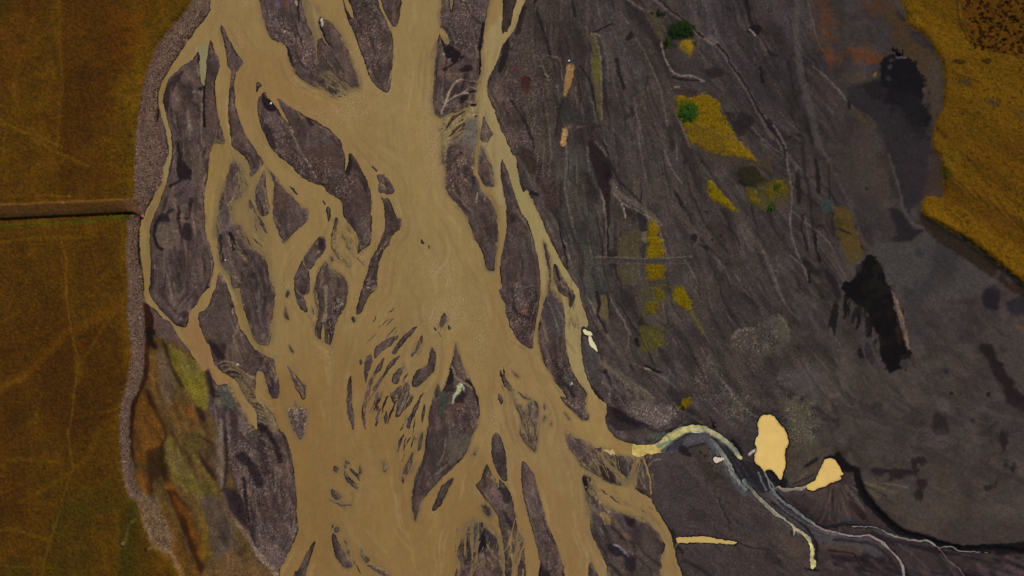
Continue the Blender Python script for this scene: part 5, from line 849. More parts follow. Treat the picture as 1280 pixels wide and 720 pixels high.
T(3, 4); speckle([(0, 0), (240, 0), (250, 300), (200, 580), (0, 440)], 1, 4); L([(10, 170), (60, 260), (150, 300)], (38, 29, 32), 28, .6, 3); P([(330, 120), (460, 120), (520, 300), (470, 480), (360, 400)], (60, 56, 58), .7, 5); L([(370, 150), (440, 330), (470, 460)], (96, 90, 80), 12, .45, 2); L([(450, 200), (520, 330)], (88, 82, 72), 10, .4, 2); L([(290, 290), (330, 420), (345, 520)], (96, 84, 70), 18, .6, 1.5); P([(700, 480), (770, 480), (850, 650), (860, 740), (700, 740)], (63, 58, 58), .85, 2); L([(700, 470), (770, 500), (860, 640), (900, 720)], (30, 24, 26), 10, .6, 1.5); P([(0, 460), (100, 440), (200, 600), (120, 570)], (66, 48, 56), .6, 4)
T(3, 5); L([(540, 240), (600, 340), (620, 360)], (36, 34, 34), 36, .8, 3); dot(596, 228, 10, (140, 142, 136), .85); P([(540, 150), (600, 160), (590, 240), (540, 230)], (58, 60, 54), .6, 4); speckle([(310, 0), (560, 0), (740, 300), (760, 600), (560, 460)], .9, 3); P([(485, 350), (510, 330), (560, 390), (520, 400)], (58, 62, 48), .8, 2); L([(70, 480), (110, 600), (130, 720)], (90, 82, 66), 8, .6, 1.5); L([(165, 560), (190, 640), (215, 720)], (90, 82, 66), 8, .5, 1.5)
L([(895, 420), (920, 440), (935, 440), (930, 480), (915, 530), (918, 560)], (120, 108, 90), 10, .8, 1)
T(3, 6); L([(770, 120), (790, 210), (830, 290)], (104, 92, 78), 9, .6, 1); P([(880, 340), (940, 330), (1040, 500), (980, 500), (900, 440)], (44, 34, 34), .8, 3); P([(700, 440), (790, 450), (780, 500), (735, 600), (720, 560)], (34, 22, 24), .9, 1.5); L([(760, 440), (765, 500), (800, 560)], (104, 92, 70), 12, .7, 1); L([(720, 545), (760, 560)], (120, 106, 84), 8, .7, 1)
for i in range(9): L([(740 + 14 * i, 540 + 12 * i), (800 + 24 * i, 600 + 16 * i), (900 + 30 * i, 690 + 14 * i)], [(108, 92, 62), (56, 44, 40)][i % 2], 9, .6, 1)
T(3, 7)
P([(880, 90), (960, 90), (990, 200), (940, 190)], (120, 100, 62), .8, 2); L([(890, 90), (930, 200)], (134, 116, 76), 12, .7, 1); L([(990, 100), (1080, 240), (1150, 330)], (96, 78, 54), 30, .55, 4); L([(880, 240), (930, 310)], (84, 86, 92), 10, .6, 1.5); L([(1030, 400), (1090, 450), (1160, 520)], (112, 112, 112), 14, .75, 2); P([(950, 400), (1040, 420), (1140, 520), (1000, 500)], (30, 26, 34), .8, 3); P([(1130, 110), (1230, 150), (1200, 230), (1140, 200)], (38, 22, 26), .85, 4); P([(1120, 530), (1240, 520), (1230, 660), (1150, 640)], (34, 26, 32), .8, 5); L([(1050, 560), (1110, 680)], (78, 64, 62), 26, .5, 4); P([(1000, 240), (1040, 260), (1130, 350), (1080, 330)], (36, 24, 26), .8, 3); L([(980, 600), (1100, 720)], (36, 28, 32), 26, .7, 4); P([(1200, 200), (1290, 260), (1290, 400), (1220, 360)], (50, 38, 40), .6, 6); P([(790, 300), (880, 350), (950, 460), (1000, 620), (960, 560), (880, 440)], (60, 50, 52), .5, 4); P([(250, 560), (300, 600), (400, 740), (250, 740)], (34, 24, 32), .75, 4); L([(265, 600), (270, 700)], (90, 90, 96), 7, .6, 1); speckle([(320, 100), (440, 420), (480, 620), (320, 560)], .7, 4)
T(2, 5); L([(660, 50), (690, 110), (720, 175), (800, 220), (890, 290)], (104, 94, 76), 22, .75, 1.5); L([(690, 0), (760, 110), (810, 190)], (88, 78, 68), 10, .5, 1.5); P([(655, 70), (700, 180), (640, 260), (625, 230)], (34, 26, 30), .85, 2); P([(750, 232), (785, 245), (770, 300), (720, 390), (685, 440), (680, 400), (710, 320)], (132, 138, 112), .9, 1.5); L([(775, 245), (800, 280), (800, 310)], (130, 136, 114), 12, .8, 1); P([(560, 320), (640, 300), (620, 480), (550, 580), (550, 420)], (52, 58, 52), .8, 3); P([(700, 400), (790, 300), (800, 400), (740, 430)], (36, 28, 28), .8, 3); L([(820, 200), (880, 260), (920, 350), (945, 450)], (34, 24, 25), 20, .8, 2); speckle([(700, 420), (900, 360), (940, 600), (800, 720), (660, 720)], 1, 5); P([(480, 420), (520, 420), (510, 700), (460, 690)], (64, 48, 50), .7, 3); L([(495, 330), (500, 400)], (110, 96, 72), 12, .7, 1); P([(570, 280), (650, 260), (700, 300), (640, 320)], (44, 36, 36), .8, 2)
T(2, 6); P([(440, 0), (640, 0), (620, 200), (560, 330), (480, 420), (430, 200)], (56, 47, 46), .7, 4); P([(640, 60), (860, 40), (780, 260), (660, 340), (640, 200)], (70, 64, 56), .75, 4); L([(620, 60), (600, 200), (540, 320)], (92, 84, 78), 10, .5, 1.5); L([(700, 320), (780, 260), (850, 130)], (46, 40, 38), 10, .5, 2); P([(1150, 440), (1230, 470), (1230, 560), (1170, 560)], (64, 66, 58), .85, 2.5); P([(1100, 60), (1170, 70), (1200, 170), (1100, 160)], (66, 62, 56), .7, 3); P([(1170, 560), (1240, 570), (1270, 680), (1200, 700)], (42, 34, 38), .8, 2); L([(280, 500), (330, 600)], (60, 52, 42), 30, .5, 4)
T(2, 7); P([(880, 240), (960, 170), (940, 330), (900, 420)], (62, 64, 60), .75, 3); P([(900, 480), (1000, 250), (1020, 330), (1000, 480)], (28, 22, 30), .9, 2.5); P([(960, 170), (990, 170), (980, 240)], (28, 18, 22), .8, 2); P([(1010, 240), (1130, 340), (1160, 480), (1050, 400)], (50, 42, 50), .8, 3); L([(970, 470), (1010, 600)], (88, 78, 80), 20, .4, 4); P([(1000, 20), (1040, 30), (1070, 80), (1040, 100)], (40, 34, 30), .8, 2); P([(1140, 60), (1220, 120), (1240, 230), (1170, 240)], (62, 54, 46), .7, 4); P([(1190, 60), (1270, 150), (1290, 280), (1230, 190)], (38, 30, 36), .8, 3); L([(820, 330), (850, 450), (845, 560)], (46, 34, 34), 24, .7, 2)
T(1, 0); P([(200, -20), (240, -20), (230, 120), (190, 60)], (80, 70, 84), .6, 4); P([(260, -20), (320, -20), (320, 140), (270, 120)], (76, 50, 44), .65, 4); L([(430, -20), (425, 80), (432, 230)], (34, 26, 28), 12, .85, 1); L([(395, -20), (410, 60)], (118, 110, 104), 14, .6, 1.5); P([(620, 215), (640, 220), (690, 330), (700, 400), (665, 350)], (40, 32, 36), .9, 1); L([(650, 195), (665, 245)], (150, 142, 126), 16, .8, 1); P([(300, 470), (340, 490), (380, 640), (390, 690), (360, 660), (330, 570)], (36, 28, 29), .85, 1.2); speckle([(80, 100), (300, 200), (560, 500), (620, 700), (380, 680), (200, 400)], 1, 5); P([(620, 400), (690, 410), (760, 520), (800, 640), (700, 700), (640, 660)], (64, 54, 50), .6, 3); L([(680, 540), (740, 640), (800, 720)], (102, 90, 74), 10, .6, 1); L([(760, 520), (820, 620), (880, 720)], (46, 37, 36), 12, .6, 1.5); L([(700, 560), (720, 640), (790, 740)], (46, 37, 36), 8, .5, 1); L([(600, 0), (612, 30), (640, 90), (650, 150)], (30, 22, 20), 14, .85, 1); P([(865, 0), (890, 0), (900, 120), (960, 180), (920, 190), (885, 100)], (44, 32, 30), .8, 1.5); speckle([(960, 0), (1190, 0), (1260, 200), (1280, 720), (1110, 680), (960, 220)], 1, 4)
for i in range(6): L([(605 + 4 * i, 20 + 24 * i), (640 + 6 * i, 26 + 24 * i)], (36, 27, 24), 9, .8, .8)
T(1, 1); P([(640, 0), (780, 0), (880, 120), (960, 170), (900, 215), (790, 190), (700, 110)], (102, 90, 66), .8, 4); L([(650, 0), (730, 70), (820, 140)], (50, 40, 38), 12, .7, 1.5); L([(690, 0), (800, 80), (900, 160)], (56, 46, 42), 8, .6, 1.5); L([(770, 0), (880, 110), (960, 160)], (48, 38, 38), 16, .6, 2); P([(720, 150), (780, 130), (830, 190), (790, 235), (730, 200)], (48, 44, 42), .8, 3); L([(820, 265), (860, 240), (890, 245)], (46, 38, 30), 14, .6, 1.5)
P([(75, 205), (100, 245), (180, 315), (210, 370), (170, 395), (110, 375), (60, 280)], (33, 23, 26), .93, 2); L([(215, 380), (245, 420)], (36, 28, 29), 16, .8, 1); L([(520, 470), (560, 530)], (36, 28, 30), 34, .7, 2); L([(340, 550), (380, 640), (420, 740)], (110, 98, 82), 8, .65, 1); speckle([(60, 400), (240, 420), (420, 720), (120, 700)], .8, 4)
T(1, 2); L([(400, -10), (450, 70), (510, 160), (570, 270), (620, 380)], (98, 86, 76), 12, .5, 2); speckle([(200, 80), (500, 100), (860, 250), (980, 420), (860, 560), (600, 380)], 1.1, 6); L([(260, 100), (300, 160)], (110, 98, 90), 5, .6, 1); P([(490, 60), (820, 20), (840, 220), (700, 260), (560, 180)], (68, 52, 47), .7, 6); P([(880, 160), (925, 100), (960, 180), (940, 300), (890, 290)], (34, 26, 32), .8, 2.5); P([(960, 190), (1030, 210), (1090, 330), (1110, 420), (1040, 320)], (48, 36, 38), .7, 3); P([(870, 480), (1130, 480), (1160, 720), (870, 720)], (64, 51, 49), .7, 5); P([(120, 420), (250, 420), (330, 600), (200, 700)], (70, 52, 46), .6, 4); L([(190, 340), (300, 460), (440, 610)], (104, 76, 62), 7, .6, .8); L([(50, 340), (90, 500), (120, 600)], (96, 84, 70), 7, .6, 1)
for q in ([(640, 420), (700, 440), (820, 560), (860, 640), (830, 600), (760, 520)],): P(q, SILT, .6, 2)
T(1, 3); P([(640, 215), (685, 270), (685, 330), (640, 340), (620, 280)], (36, 27, 34), .8, 2.5); L([(470, 440), (490, 500), (520, 545)], (112, 98, 74), 12, .8, 1); L([(585, 340), (600, 400)], (98, 86, 70), 8, .5, 1); P([(800, 60), (900, 60), (1010, 200), (1010, 380), (930, 500), (830, 430), (780, 330)], SILT, .5, 5); P([(640, 520), (690, 470), (660, 700), (640, 720)], (104, 90, 66), .6, 2.5); P([(750, 560), (830, 590), (800, 720), (740, 720)], (78, 70, 54), .6, 4); speckle([(1100, 540), (1280, 300), (1220, 720), (1060, 720)], 1.2, 3)
T(1, 4); L([(700, -10), (705, 150), (690, 300), (675, 420), (680, 560)], (108, 96, 74), 30, .85, 1.5); speckle([(720, 200), (900, 0), (860, 240), (740, 560)], 1.1, 3); P([(1170, -10), (1250, -20), (1300, 30), (1250, 130), (1180, 210), (1090, 245), (1060, 240), (1110, 140)], (104, 92, 66), .9, 3); L([(400, 0), (440, 60), (500, 100)], (100, 88, 70), 10, .6, 1); P([(140, 200), (165, 200), (160, 350), (140, 340)], (84, 52, 42), .6, 2)
V(320, 360)
L([(770, 480), (745, 560), (715, 630)], (104, 92, 70), 8, .7, 1); L([(745, 500), (720, 560), (700, 600)], (100, 88, 66), 6, .6, 1); L([(780, 500), (770, 560)], (88, 76, 60), 8, .6, 1); L([(190, 440), (215, 470), (235, 520)], (100, 80, 58), 6, .6, 1); L([(175, 470), (210, 500), (240, 545)], (112, 92, 62), 5, .6, 1); speckle([(160, 600), (250, 600), (240, 720), (180, 720)], 1.1, 2)
# damp dark rim where bars meet the water
rim = sstep(-2.3, -.7, wet) * (wet < 1) * sstep(-.2, .4, fbm(14, 81, 3) + .05)
zw = np.zeros_like(wet)
for a, b_, c_, d_ in zones: zw = np.maximum(zw, np.exp(-((gx - a) / c_) ** 2 - ((gy - b_) / d_) ** 2))
gcol *= (1 - .42 * rim * (1 - .6 * np.clip(zw * 1.3, 0, 1)))[..., None]
prim = sstep(-2.6, -1.0, pond) * (pond < 1) * (gx > 850) * sstep(-.6, .2, fbm(9, 99, 2) + .25)
gcol *= (1 - .62 * prim)[..., None]
plants = np.maximum(fm, hm)
stony = np.clip(speck, 0, 1.3) * (1 - plants) * sstep(-.6, .5, fbm(9, 85, 3) + .25)
grain = (white - .5) * 2
lm = gcol.mean(2) + 1e-3                 # firmer difference between dry crests and damp hollows
gcol *= (1 + (1 - plants) * (moss < 0) * (np.clip((lm / 57.0) ** .28, .72, np.where(gcol[..., 0] - gcol[..., 2] > 26, 1.0, 1.15)) - 1))[..., None]
gcol *= 1 + (.07 * bars * (1 - plants))[..., None]
gcol *= (1 + stony * (.24 * grain + .6 * sstep(.86, 1, white) - .3 * sstep(.12, 0, white)))[..., None]
cool = sstep(620, 760, gx - .1 * gy) * (1 - plants) * (moss < 0)
gcol *= 1 + cool[..., None] * (np.array([-.03, .01, .05], np.float32) + .05 - .05 * sstep(930, 1020, gx)[..., None] * sstep(520, 430, gy)[..., None])
gcol *= (1 + .12 * n_fine + .05 * grain)[..., None]
# ---------------------------------------------------------------- colour of the water
wcol[:] = (132, 109, 67)
V(0, 0, 1)
P([(350, 470), (440, 430), (520, 560), (600, 640), (560, 760), (340, 760)], (125, 99, 58), .9, 40, wcol); P([(330, 470), (400, 500), (420, 700), (360, 760), (360, 600)], (122, 95, 54), .7, 16, wcol); P([(470, -30), (560, -30), (560, 200), (620, 330), (540, 420), (480, 260)], (134, 113, 71), .9, 30, wcol); P([(300, 60), (430, 110), (400, 160), (300, 130)], (131, 103, 62), .8, 20, wcol)
P([(600, 60), (660, 0), (640, 180), (740, 380), (760, 560), (700, 480), (680, 360), (600, 200)], (141, 125, 84), .9, 10, wcol); P([(640, 220), (730, 360), (715, 370), (640, 250)], (142, 128, 82), .8, 4, wcol); P([(640, 400), (720, 560), (800, 690), (760, 740), (680, 660), (620, 520)], (130, 107, 69), .7, 18, wcol); P([(710, 600), (820, 640), (850, 740), (790, 640)], (128, 103, 66), .7, 10, wcol); P([(700, 500), (750, 500), (790, 570), (740, 560)], (138, 112, 66), .7, 8, wcol); P([(590, 560), (650, 640), (640, 760), (560, 700)], (124, 98, 58), .6, 20, wcol); P([(640, 580), (720, 640), (740, 740), (640, 740)], (126, 100, 62), .7, 18, wcol)
P([(165, 60), (205, 90), (212, 200), (186, 360), (176, 400), (180, 300), (195, 200), (195, 120)], (120, 101, 58), .9, 5, wcol); P([(195, 130), (210, 140), (216, 200), (205, 230), (205, 180)], (134, 116, 76), .8, 3, wcol); P([(215, 390), (250, 400), (290, 480), (330, 560), (290, 520)], (130, 100, 62), .9, 5, wcol); P([(245, 60), (262, 60), (258, 110), (250, 110)], (120, 118, 84), .9, 2.5, wcol); P([(262, 180), (290, 180), (280, 300), (264, 300)], (128, 106, 60), .7, 6, wcol); P([(288, 330), (305, 360), (330, 450), (300, 400)], (122, 104, 60), .8, 4, wcol); P([(290, 180), (320, 200), (340, 330), (300, 310)], (120, 102, 64), .8, 8, wcol)
for w, sd, s in late:          # shallow margins: the grey bed shows through the silt
    a = sstep(-2.2 * s - 1.5, .3, sd + n_soft[w] * s * 1.2) * .75 * sstep(-.5, .3, n_mid[w] + .15)
    blend(wcol, w, a, (106, 91, 64))
V(0, 0, 1)
for _ in range(900):                      # drawn-out bands of thicker and thinner silt
    x, y = fs_.uniform(180, 860), fs_.uniform(-15, 735)
    if at_(wet, x, y) < .5: continue
    w0 = 3.2 * fs_.uniform(.3, 1.3); k = fs_.randint(6, 18); p = []
    for i in range(k):
        p.append((x, y, w0 * (.25 + .9 * math.sin(math.pi * (i + .6) / (k + .2))))); vx, vy = ffl(x, y); x += vx * 5; y += vy * 5
    L(p, [(120, 98, 60), (114, 94, 60), (142, 121, 80), (147, 128, 88), (124, 105, 70)][fs_.randint(5)], 2, .4 * fs_.uniform(.4, 1.1), 2.2, wcol)
for x, y, f0 in feather:                  # the bed showing through at feathered margins
    if f0 < .5: trace_thread(x, y, (98, 84, 62), .34, wcol, 1.9)
wcol *= np.array([1.03, 1.035, 1.07], np.float32)
wcol *= (1 + .05 * fbm(40, 91, 4, 80, 3, 1) + .03 * n_soft + .035 * fbm(5, 95, 3, 84, 4, .6) + .03 * (white - .5) * 2)[..., None]
for a, b, c, d in ((440, 128, 26, 14), (430, 140, 40, 14), (306, 4, 8, 8), (300, 50, 5, 12), (548, 338, 26, 14), (562, 350, 6, 18), (566, 336, 4, 4), (568, 376, 22, 12), (408, 444, 12, 10), (455, 322, 8, 10), (604, 400, 10, 20), (588, 404, 8, 6), (434, 410, 6, 6), (545, 665, 5, 4), (541, 642, 6, 4), (618, 530, 5, 30), (532, 150, 6, 40), (450, 60, 14, 50), (600, 420, 14, 40), (340, 360, 20, 10), (705, 560, 10, 8), (540, 190, 10, 40), (700, 610, 8, 4), (598, 612, 6, 8), (560, 395, 40, 20)):
    w = window(a - 3 * c, a + 3 * c, b - 3 * d, b + 3 * d)
    riffle[w] = np.maximum(riffle[w], np.exp(-((gx[w] - a) / c) ** 2 - ((gy[w] - b) / d) ** 2))
scol = np.empty_like(wcol); scol[:] = (116, 112, 106)
V(800, 520, 8)
P([(-80, 280), (240, 280), (240, 400), (-80, 400)], (190, 168, 96), .95, 3, scol); P([(180, 250), (420, 110), (540, 80), (660, 90), (620, 170), (430, 200), (280, 300), (240, 300)], (170, 165, 108), .95, 2, scol); P([(500, 90), (760, 140), (900, 260), (800, 260), (660, 150), (520, 140)], (172, 166, 128), .9, 1.5, scol); P([(820, 200), (1030, 430), (960, 420), (830, 270)], (136, 138, 118), .9, 1.5, scol); P([(970, 390), (1000, 390), (1030, 440), (990, 440)], (190, 178, 128), .9, 1, scol)
L([(225, 350), (290, 305), (360, 245), (430, 200), (510, 176), (600, 178), (690, 200), (770, 240), (850, 300), (930, 370)], (72, 82, 84), 34, .9, 1.2, scol); L([(180, 300), (240, 280), (300, 260)], (96, 112, 104), 40, .7, 2, scol); L([(520, 160), (590, 172)], (200, 196, 180), 8, .9, .8, scol)
P([(690, 200), (760, 240), (880, 420), (1000, 580), (1120, 740), (1020, 740), (850, 460), (700, 270)], (92, 97, 98), .95, 1.5, scol); L([(830, 380), (900, 480), (980, 600), (1070, 720)], (128, 132, 126), 14, .8, 1, scol); L([(850, 460), (920, 570), (1000, 680)], (132, 134, 122), 10, .7, 1, scol)
V(960, 540)
P([(-60, 300), (60, 400), (160, 490), (150, 520), (40, 430), (-60, 350)], (132, 126, 112), .9, 3, scol); P([(140, 480), (200, 520), (240, 620), (240, 700), (190, 690), (200, 580)], (192, 184, 124), .95, 4, scol); P([(120, 460), (200, 515), (190, 550), (120, 510)], (150, 146, 118), .8, 4, scol)
L([(200, 440), (330, 500), (440, 522), (510, 520), (580, 560), (670, 680), (690, 760)], (132, 120, 122), 30, .9, 3, scol); L([(-20, 200), (70, 345), (200, 440)], (96, 98, 101), 40, .9, 3, scol); L([(400, 470), (620, 515), (720, 540), (850, 580), (1110, 600)], (122, 114, 114), 24, .9, 3, scol); L([(850, 580), (900, 640), (1000, 740)], (88, 76, 80), 24, .9, 3, scol); L([(215, 270), (60, 270)], (138, 130, 116), 30, .9, 3, scol)
scol *= (1 + .20 * fbm(6, 93, 3, 55, 2.5, .6) + .14 * fbm(3, 94, 2) + .08 * n_fine)[..., None]
pcol = np.empty_like(wcol); pcol[:] = (213, 181, 110); pcol *= (1 + .035 * fbm(14, 101, 3) + .02 * n_soft - .12 * sstep(2.2, 0, pond))[..., None]  # bright cream sky reflection painted in as pond and puddle colour
V(0, 0, 1)
P([(936, 540), (952, 540), (948, 560), (938, 560)], (205, 184, 116), .8, 3, pcol); P([(1005, 600), (1022, 598), (1016, 615), (1004, 615)], (205, 182, 104), .8, 3, pcol)
P([(720, 400), (760, 400), (760, 450), (720, 450)], (206, 200, 158), 1, 3, pcol); P([(885, 565), (910, 565), (910, 582), (885, 582)], (200, 186, 170), 1, 3, pcol); P([(840, 660), (930, 660), (930, 690), (840, 690)], (184, 158, 98), 1, 3, pcol); P([(748, 556), (772, 556), (772, 572), (748, 572)], (178, 156, 112), 1, 3, pcol)
# ---------------------------------------------------------------- heights
EXPO = -0.08
GAIN = np.array([0.80, 0.855, 0.96], np.float32)      # what a white surface shows under this sky and exposure
def albedo(c):
    v = np.clip(c, 2, 250) / 255.0
    lin = np.where(v <= 0.04045, v / 12.92, ((v + 0.055) / 1.055) ** 2.4)
    return np.clip(lin / GAIN, 0.004, 0.86).astype(np.float32)

dry = np.clip(-wet, 0, 12)
hgt = 0.45 * (1 - np.exp(-dry / 4.0)) + 0.35 * (n_mid * .5 + n_soft * .3 + st * right * .35 + n_fine * .18) * (1 - np.exp(-dry / 5.0))
hgt = np.where(wet > 0, -0.11 * np.minimum(wet, 6), hgt)
sdf = sstep(-7, 5, field)
hgt += 1.5 * sdf * (1 - np.exp(-dry / 3.0)) + 0.10 * sdf * (grs + n_fine * .6)
hgt += (0.5 + .9 * sstep(245, 300, gy)) * sstep(-6, 6, heath) + (0.5 * fbm(26, 83, 4, 35, 2.5, .8) + .12 * n_fine) * sstep(0, 10, heath) - 0.5 * tus
scarp = poly_sd([(960 + a / 4, 540 + b / 4) for a, b in [(445, 170), (470, 250), (510, 330), (580, 410), (670, 480), (780, 510), (880, 550), (980, 566), (1100, 560), (1500, 535), (1500, -300), (445, -300)]], pad=70)
sc = np.full((NY, NX), -70, np.float32); sc[scarp[0]] = scarp[1]
hgt += 1.1 * sstep(586, 612, gy + .25 * (gx - 1075) * (gx < 1075)) * sstep(-5, 3, sc) * (1 - sstep(10, 68, sc)) * (1 - np.exp(-dry / 4.0))
# earth bank and its ditch
t_ = gx / 170.0
top_e, bot_e = 255.8 - 6.5 * t_, 276.3 - 8.2 * t_
prof = sstep(top_e - 2, top_e + 4, gy) * (1 - sstep(bot_e - 3.2, bot_e - 0.4, gy))
prof -= 0.35 * np.exp(-((gy - bot_e - .2) / 1.4) ** 2)
hgt += .75 * prof * (1 - sstep(166, 176, gx)) * (1 - np.exp(-dry / 3.0))

# ---------------------------------------------------------------- sheets: fine inside the survey, coarser out to the horizon
def axis(a, b, far):
    inner = np.arange(a, b + 1, dtype=np.float64)
    out = [0.0]; st_ = 1.5
    while out[-1] < far: out.append(out[-1] + st_); st_ *= 1.16
    o = np.array(out[1:])
    return np.concatenate([(a - o)[::-1], inner, b + o])
FX, FY = axis(X0, X1, 60000), axis(Y0, Y1, 60000)
def mirror(v, a, b):
    L_ = b - a; m = np.mod(v - a, 2 * L_)
    return np.clip(np.where(m > L_, 2 * L_ - m, m), 0, L_ - 1e-3)
ux, uy = mirror(FX, X0, X1), mirror(FY, Y0, Y1)
def sample(a):
    ix, iy = ux.astype(int), uy.astype(int)
    fx, fy = (ux - ix).astype(np.float32), (uy - iy).astype(np.float32)
    if a.ndim == 3: fx, fy = fx[None, :, None], fy[:, None, None]
    else: fx, fy = fx[None, :], fy[:, None]
    A_, B_ = a[iy][:, ix], a[iy][:, np.minimum(ix + 1, NX - 1)]
    C_, D_ = a[np.minimum(iy + 1, NY - 1)][:, ix], a[np.minimum(iy + 1, NY - 1)][:, np.minimum(ix + 1, NX - 1)]
    return (A_ * (1 - fx) + B_ * fx) * (1 - fy) + (C_ * (1 - fx) + D_ * fx) * fy
WXs, WYs = (FX - 640.0) * S, (360.0 - FY) * S
PX, PY = np.meshgrid(WXs.astype(np.float32), WYs.astype(np.float32))

COLL = bpy.context.scene.collection
def sheet(name, mask, z, cols, mat, attrs=(), kind='structure', extra=None):
    """one mesh from the cells of the survey grid where mask (per vertex) is true at any corner"""
    cell = mask[:-1, :-1] | mask[1:, :-1] | mask[:-1, 1:] | mask[1:, 1:]
    H, Wd = mask.shape
    idx = np.arange(H * Wd).reshape(H, Wd)
    cy, cx = np.nonzero(cell)
    q = np.stack([idx[cy + 1, cx], idx[cy + 1, cx + 1], idx[cy, cx + 1], idx[cy, cx]], 1)
    used, inv = np.unique(q.ravel(), return_inverse=True)
    co = np.stack([PX.ravel()[used], PY.ravel()[used], z.ravel()[used]], 1).astype(np.float32)
    me = bpy.data.meshes.new(name)
    me.vertices.add(len(used)); me.vertices.foreach_set('co', co.ravel())
    n = len(q)
    me.loops.add(n * 4); me.loops.foreach_set('vertex_index', inv.astype(np.int32).ravel())
    me.polygons.add(n)
    me.polygons.foreach_set('loop_start', np.arange(0, n * 4, 4, dtype=np.int32))
    me.polygons.foreach_set('use_smooth', np.ones(n, bool))
    me.update(calc_edges=True)
    at = me.attributes.new('tone', 'FLOAT_COLOR', 'POINT')
    rgba = np.ones((len(used), 4), np.float32); rgba[:, :3] = cols.reshape(-1, 3)[used]
    at.data.foreach_set('color', rgba.ravel())
    for an, av in attrs:
        at = me.attributes.new(an, 'FLOAT', 'POINT'); at.data.foreach_set('value', av.ravel()[used].astype(np.float32))
    me.materials.append(mat)
    o = bpy.data.objects.new(name, me); COLL.objects.link(o)
    o['kind'] = kind
    return o

# ---------------------------------------------------------------- materials
def material(name):
    m = bpy.data.materials.new(name); m.use_nodes = True
    nt = m.node_tree; b = nt.nodes['Principled BSDF']
    return m, nt, b
def node(nt, typ, **kw):
    n = nt.nodes.new(typ)
    for k, v in kw.items(): setattr(n, k, v)
    return n
def noise_node(nt, scale, detail=3, rough=.6):
    n = node(nt, 'ShaderNodeTexNoise'); n.inputs['Scale'].default_value = scale; n.inputs['Detail'].default_value = detail; n.inputs['Roughness'].default_value = rough
    return n
def ramp(nt, src, a, b, lo, hi):
    n = node(nt, 'ShaderNodeMapRange'); n.inputs['From Min'].default_value = a; n.inputs['From Max'].default_value = b
    n.inputs['To Min'].default_value = lo; n.inputs['To Max'].default_value = hi; nt.links.new(src, n.inputs['Value']); return n.outputs[0]
def math_(nt, op, a, b):
    n = node(nt, 'ShaderNodeMath', operation=op)
    for i, v in enumerate((a, b)):
        if isinstance(v, (int, float)): n.inputs[i].default_value = v
        else: nt.links.new(v, n.inputs[i])
    return n.outputs[0]
def scale_col(nt, col, f):
    n = node(nt, 'ShaderNodeVectorMath', operation='SCALE'); nt.links.new(col, n.inputs[0]); nt.links.new(f, n.inputs['Scale']); return n.outputs[0]
def pos(nt, tex):
    g = node(nt, 'ShaderNodeNewGeometry'); nt.links.new(g.outputs['Position'], tex.inputs['Vector'])

def ground_material():
    m, nt, b = material('gravel_and_sand'); lk = nt.links.new
    a = node(nt, 'ShaderNodeAttribute', attribute_name='tone'); s = node(nt, 'ShaderNodeAttribute', attribute_name='stony')
    n1 = noise_node(nt, 2.4, 4, .7); n2 = noise_node(nt, 0.55, 3); v = node(nt, 'ShaderNodeTexVoronoi'); v.inputs['Scale'].default_value = 2.3
    for t in (n1, n2, v): pos(nt, t)
    f1 = ramp(nt, n1.outputs[0], .25, .75, -.5, .5); f1 = math_(nt, 'MULTIPLY', f1, math_(nt, 'MULTIPLY_ADD', s.outputs['Fac'], .55))
    st_bright = ramp(nt, v.outputs['Distance'], .05, .45, 1.0, 0.0)
    sep = node(nt, 'ShaderNodeSeparateColor'); lk(v.outputs['Color'], sep.inputs[0])
    pick = ramp(nt, sep.outputs[0], .66, .95, 0.0, 1.0)
    stone = math_(nt, 'MULTIPLY', math_(nt, 'MULTIPLY', st_bright, pick), s.outputs['Fac'])
    dark = ramp(nt, sep.outputs[1], .6, .95, 0.0, .45); dark = math_(nt, 'MULTIPLY', math_(nt, 'MULTIPLY', dark, st_bright), s.outputs['Fac'])
    f = math_(nt, 'ADD', math_(nt, 'ADD', f1, 1.0), math_(nt, 'MULTIPLY', stone, 1.5))
    f = math_(nt, 'SUBTRACT', f, dark)
    f = math_(nt, 'MULTIPLY', f, ramp(nt, n2.outputs[0], .2, .8, .92, 1.08))
    lk(scale_col(nt, a.outputs['Color'], f), b.inputs['Base Color'])
    b.inputs['Roughness'].default_value = .95; b.inputs['Specular IOR Level'].default_value = .1
    bm = node(nt, 'ShaderNodeBump'); bm.inputs['Strength'].default_value = .35; bm.inputs['Distance'].default_value = .18
    lk(n1.outputs[0], bm.inputs['Height']); lk(bm.outputs[0], b.inputs['Normal'])
    return m
def plant_material(name, sc=3.0, amp=.35):
    m, nt, b = material(name); lk = nt.links.new
    a = node(nt, 'ShaderNodeAttribute', attribute_name='tone')
    n1 = noise_node(nt, sc, 5, .7); pos(nt, n1)
    lk(scale_col(nt, a.outputs['Color'], ramp(nt, n1.outputs[0], .25, .75, 1 - amp, 1 + amp)), b.inputs['Base Color'])
    b.inputs['Roughness'].default_value = 1; b.inputs['Specular IOR Level'].default_value = .03
    bm = node(nt, 'ShaderNodeBump'); bm.inputs['Strength'].default_value = .4; bm.inputs['Distance'].default_value = .2
    lk(n1.outputs[0], bm.inputs['Height']); lk(bm.outputs[0], b.inputs['Normal'])
    return m
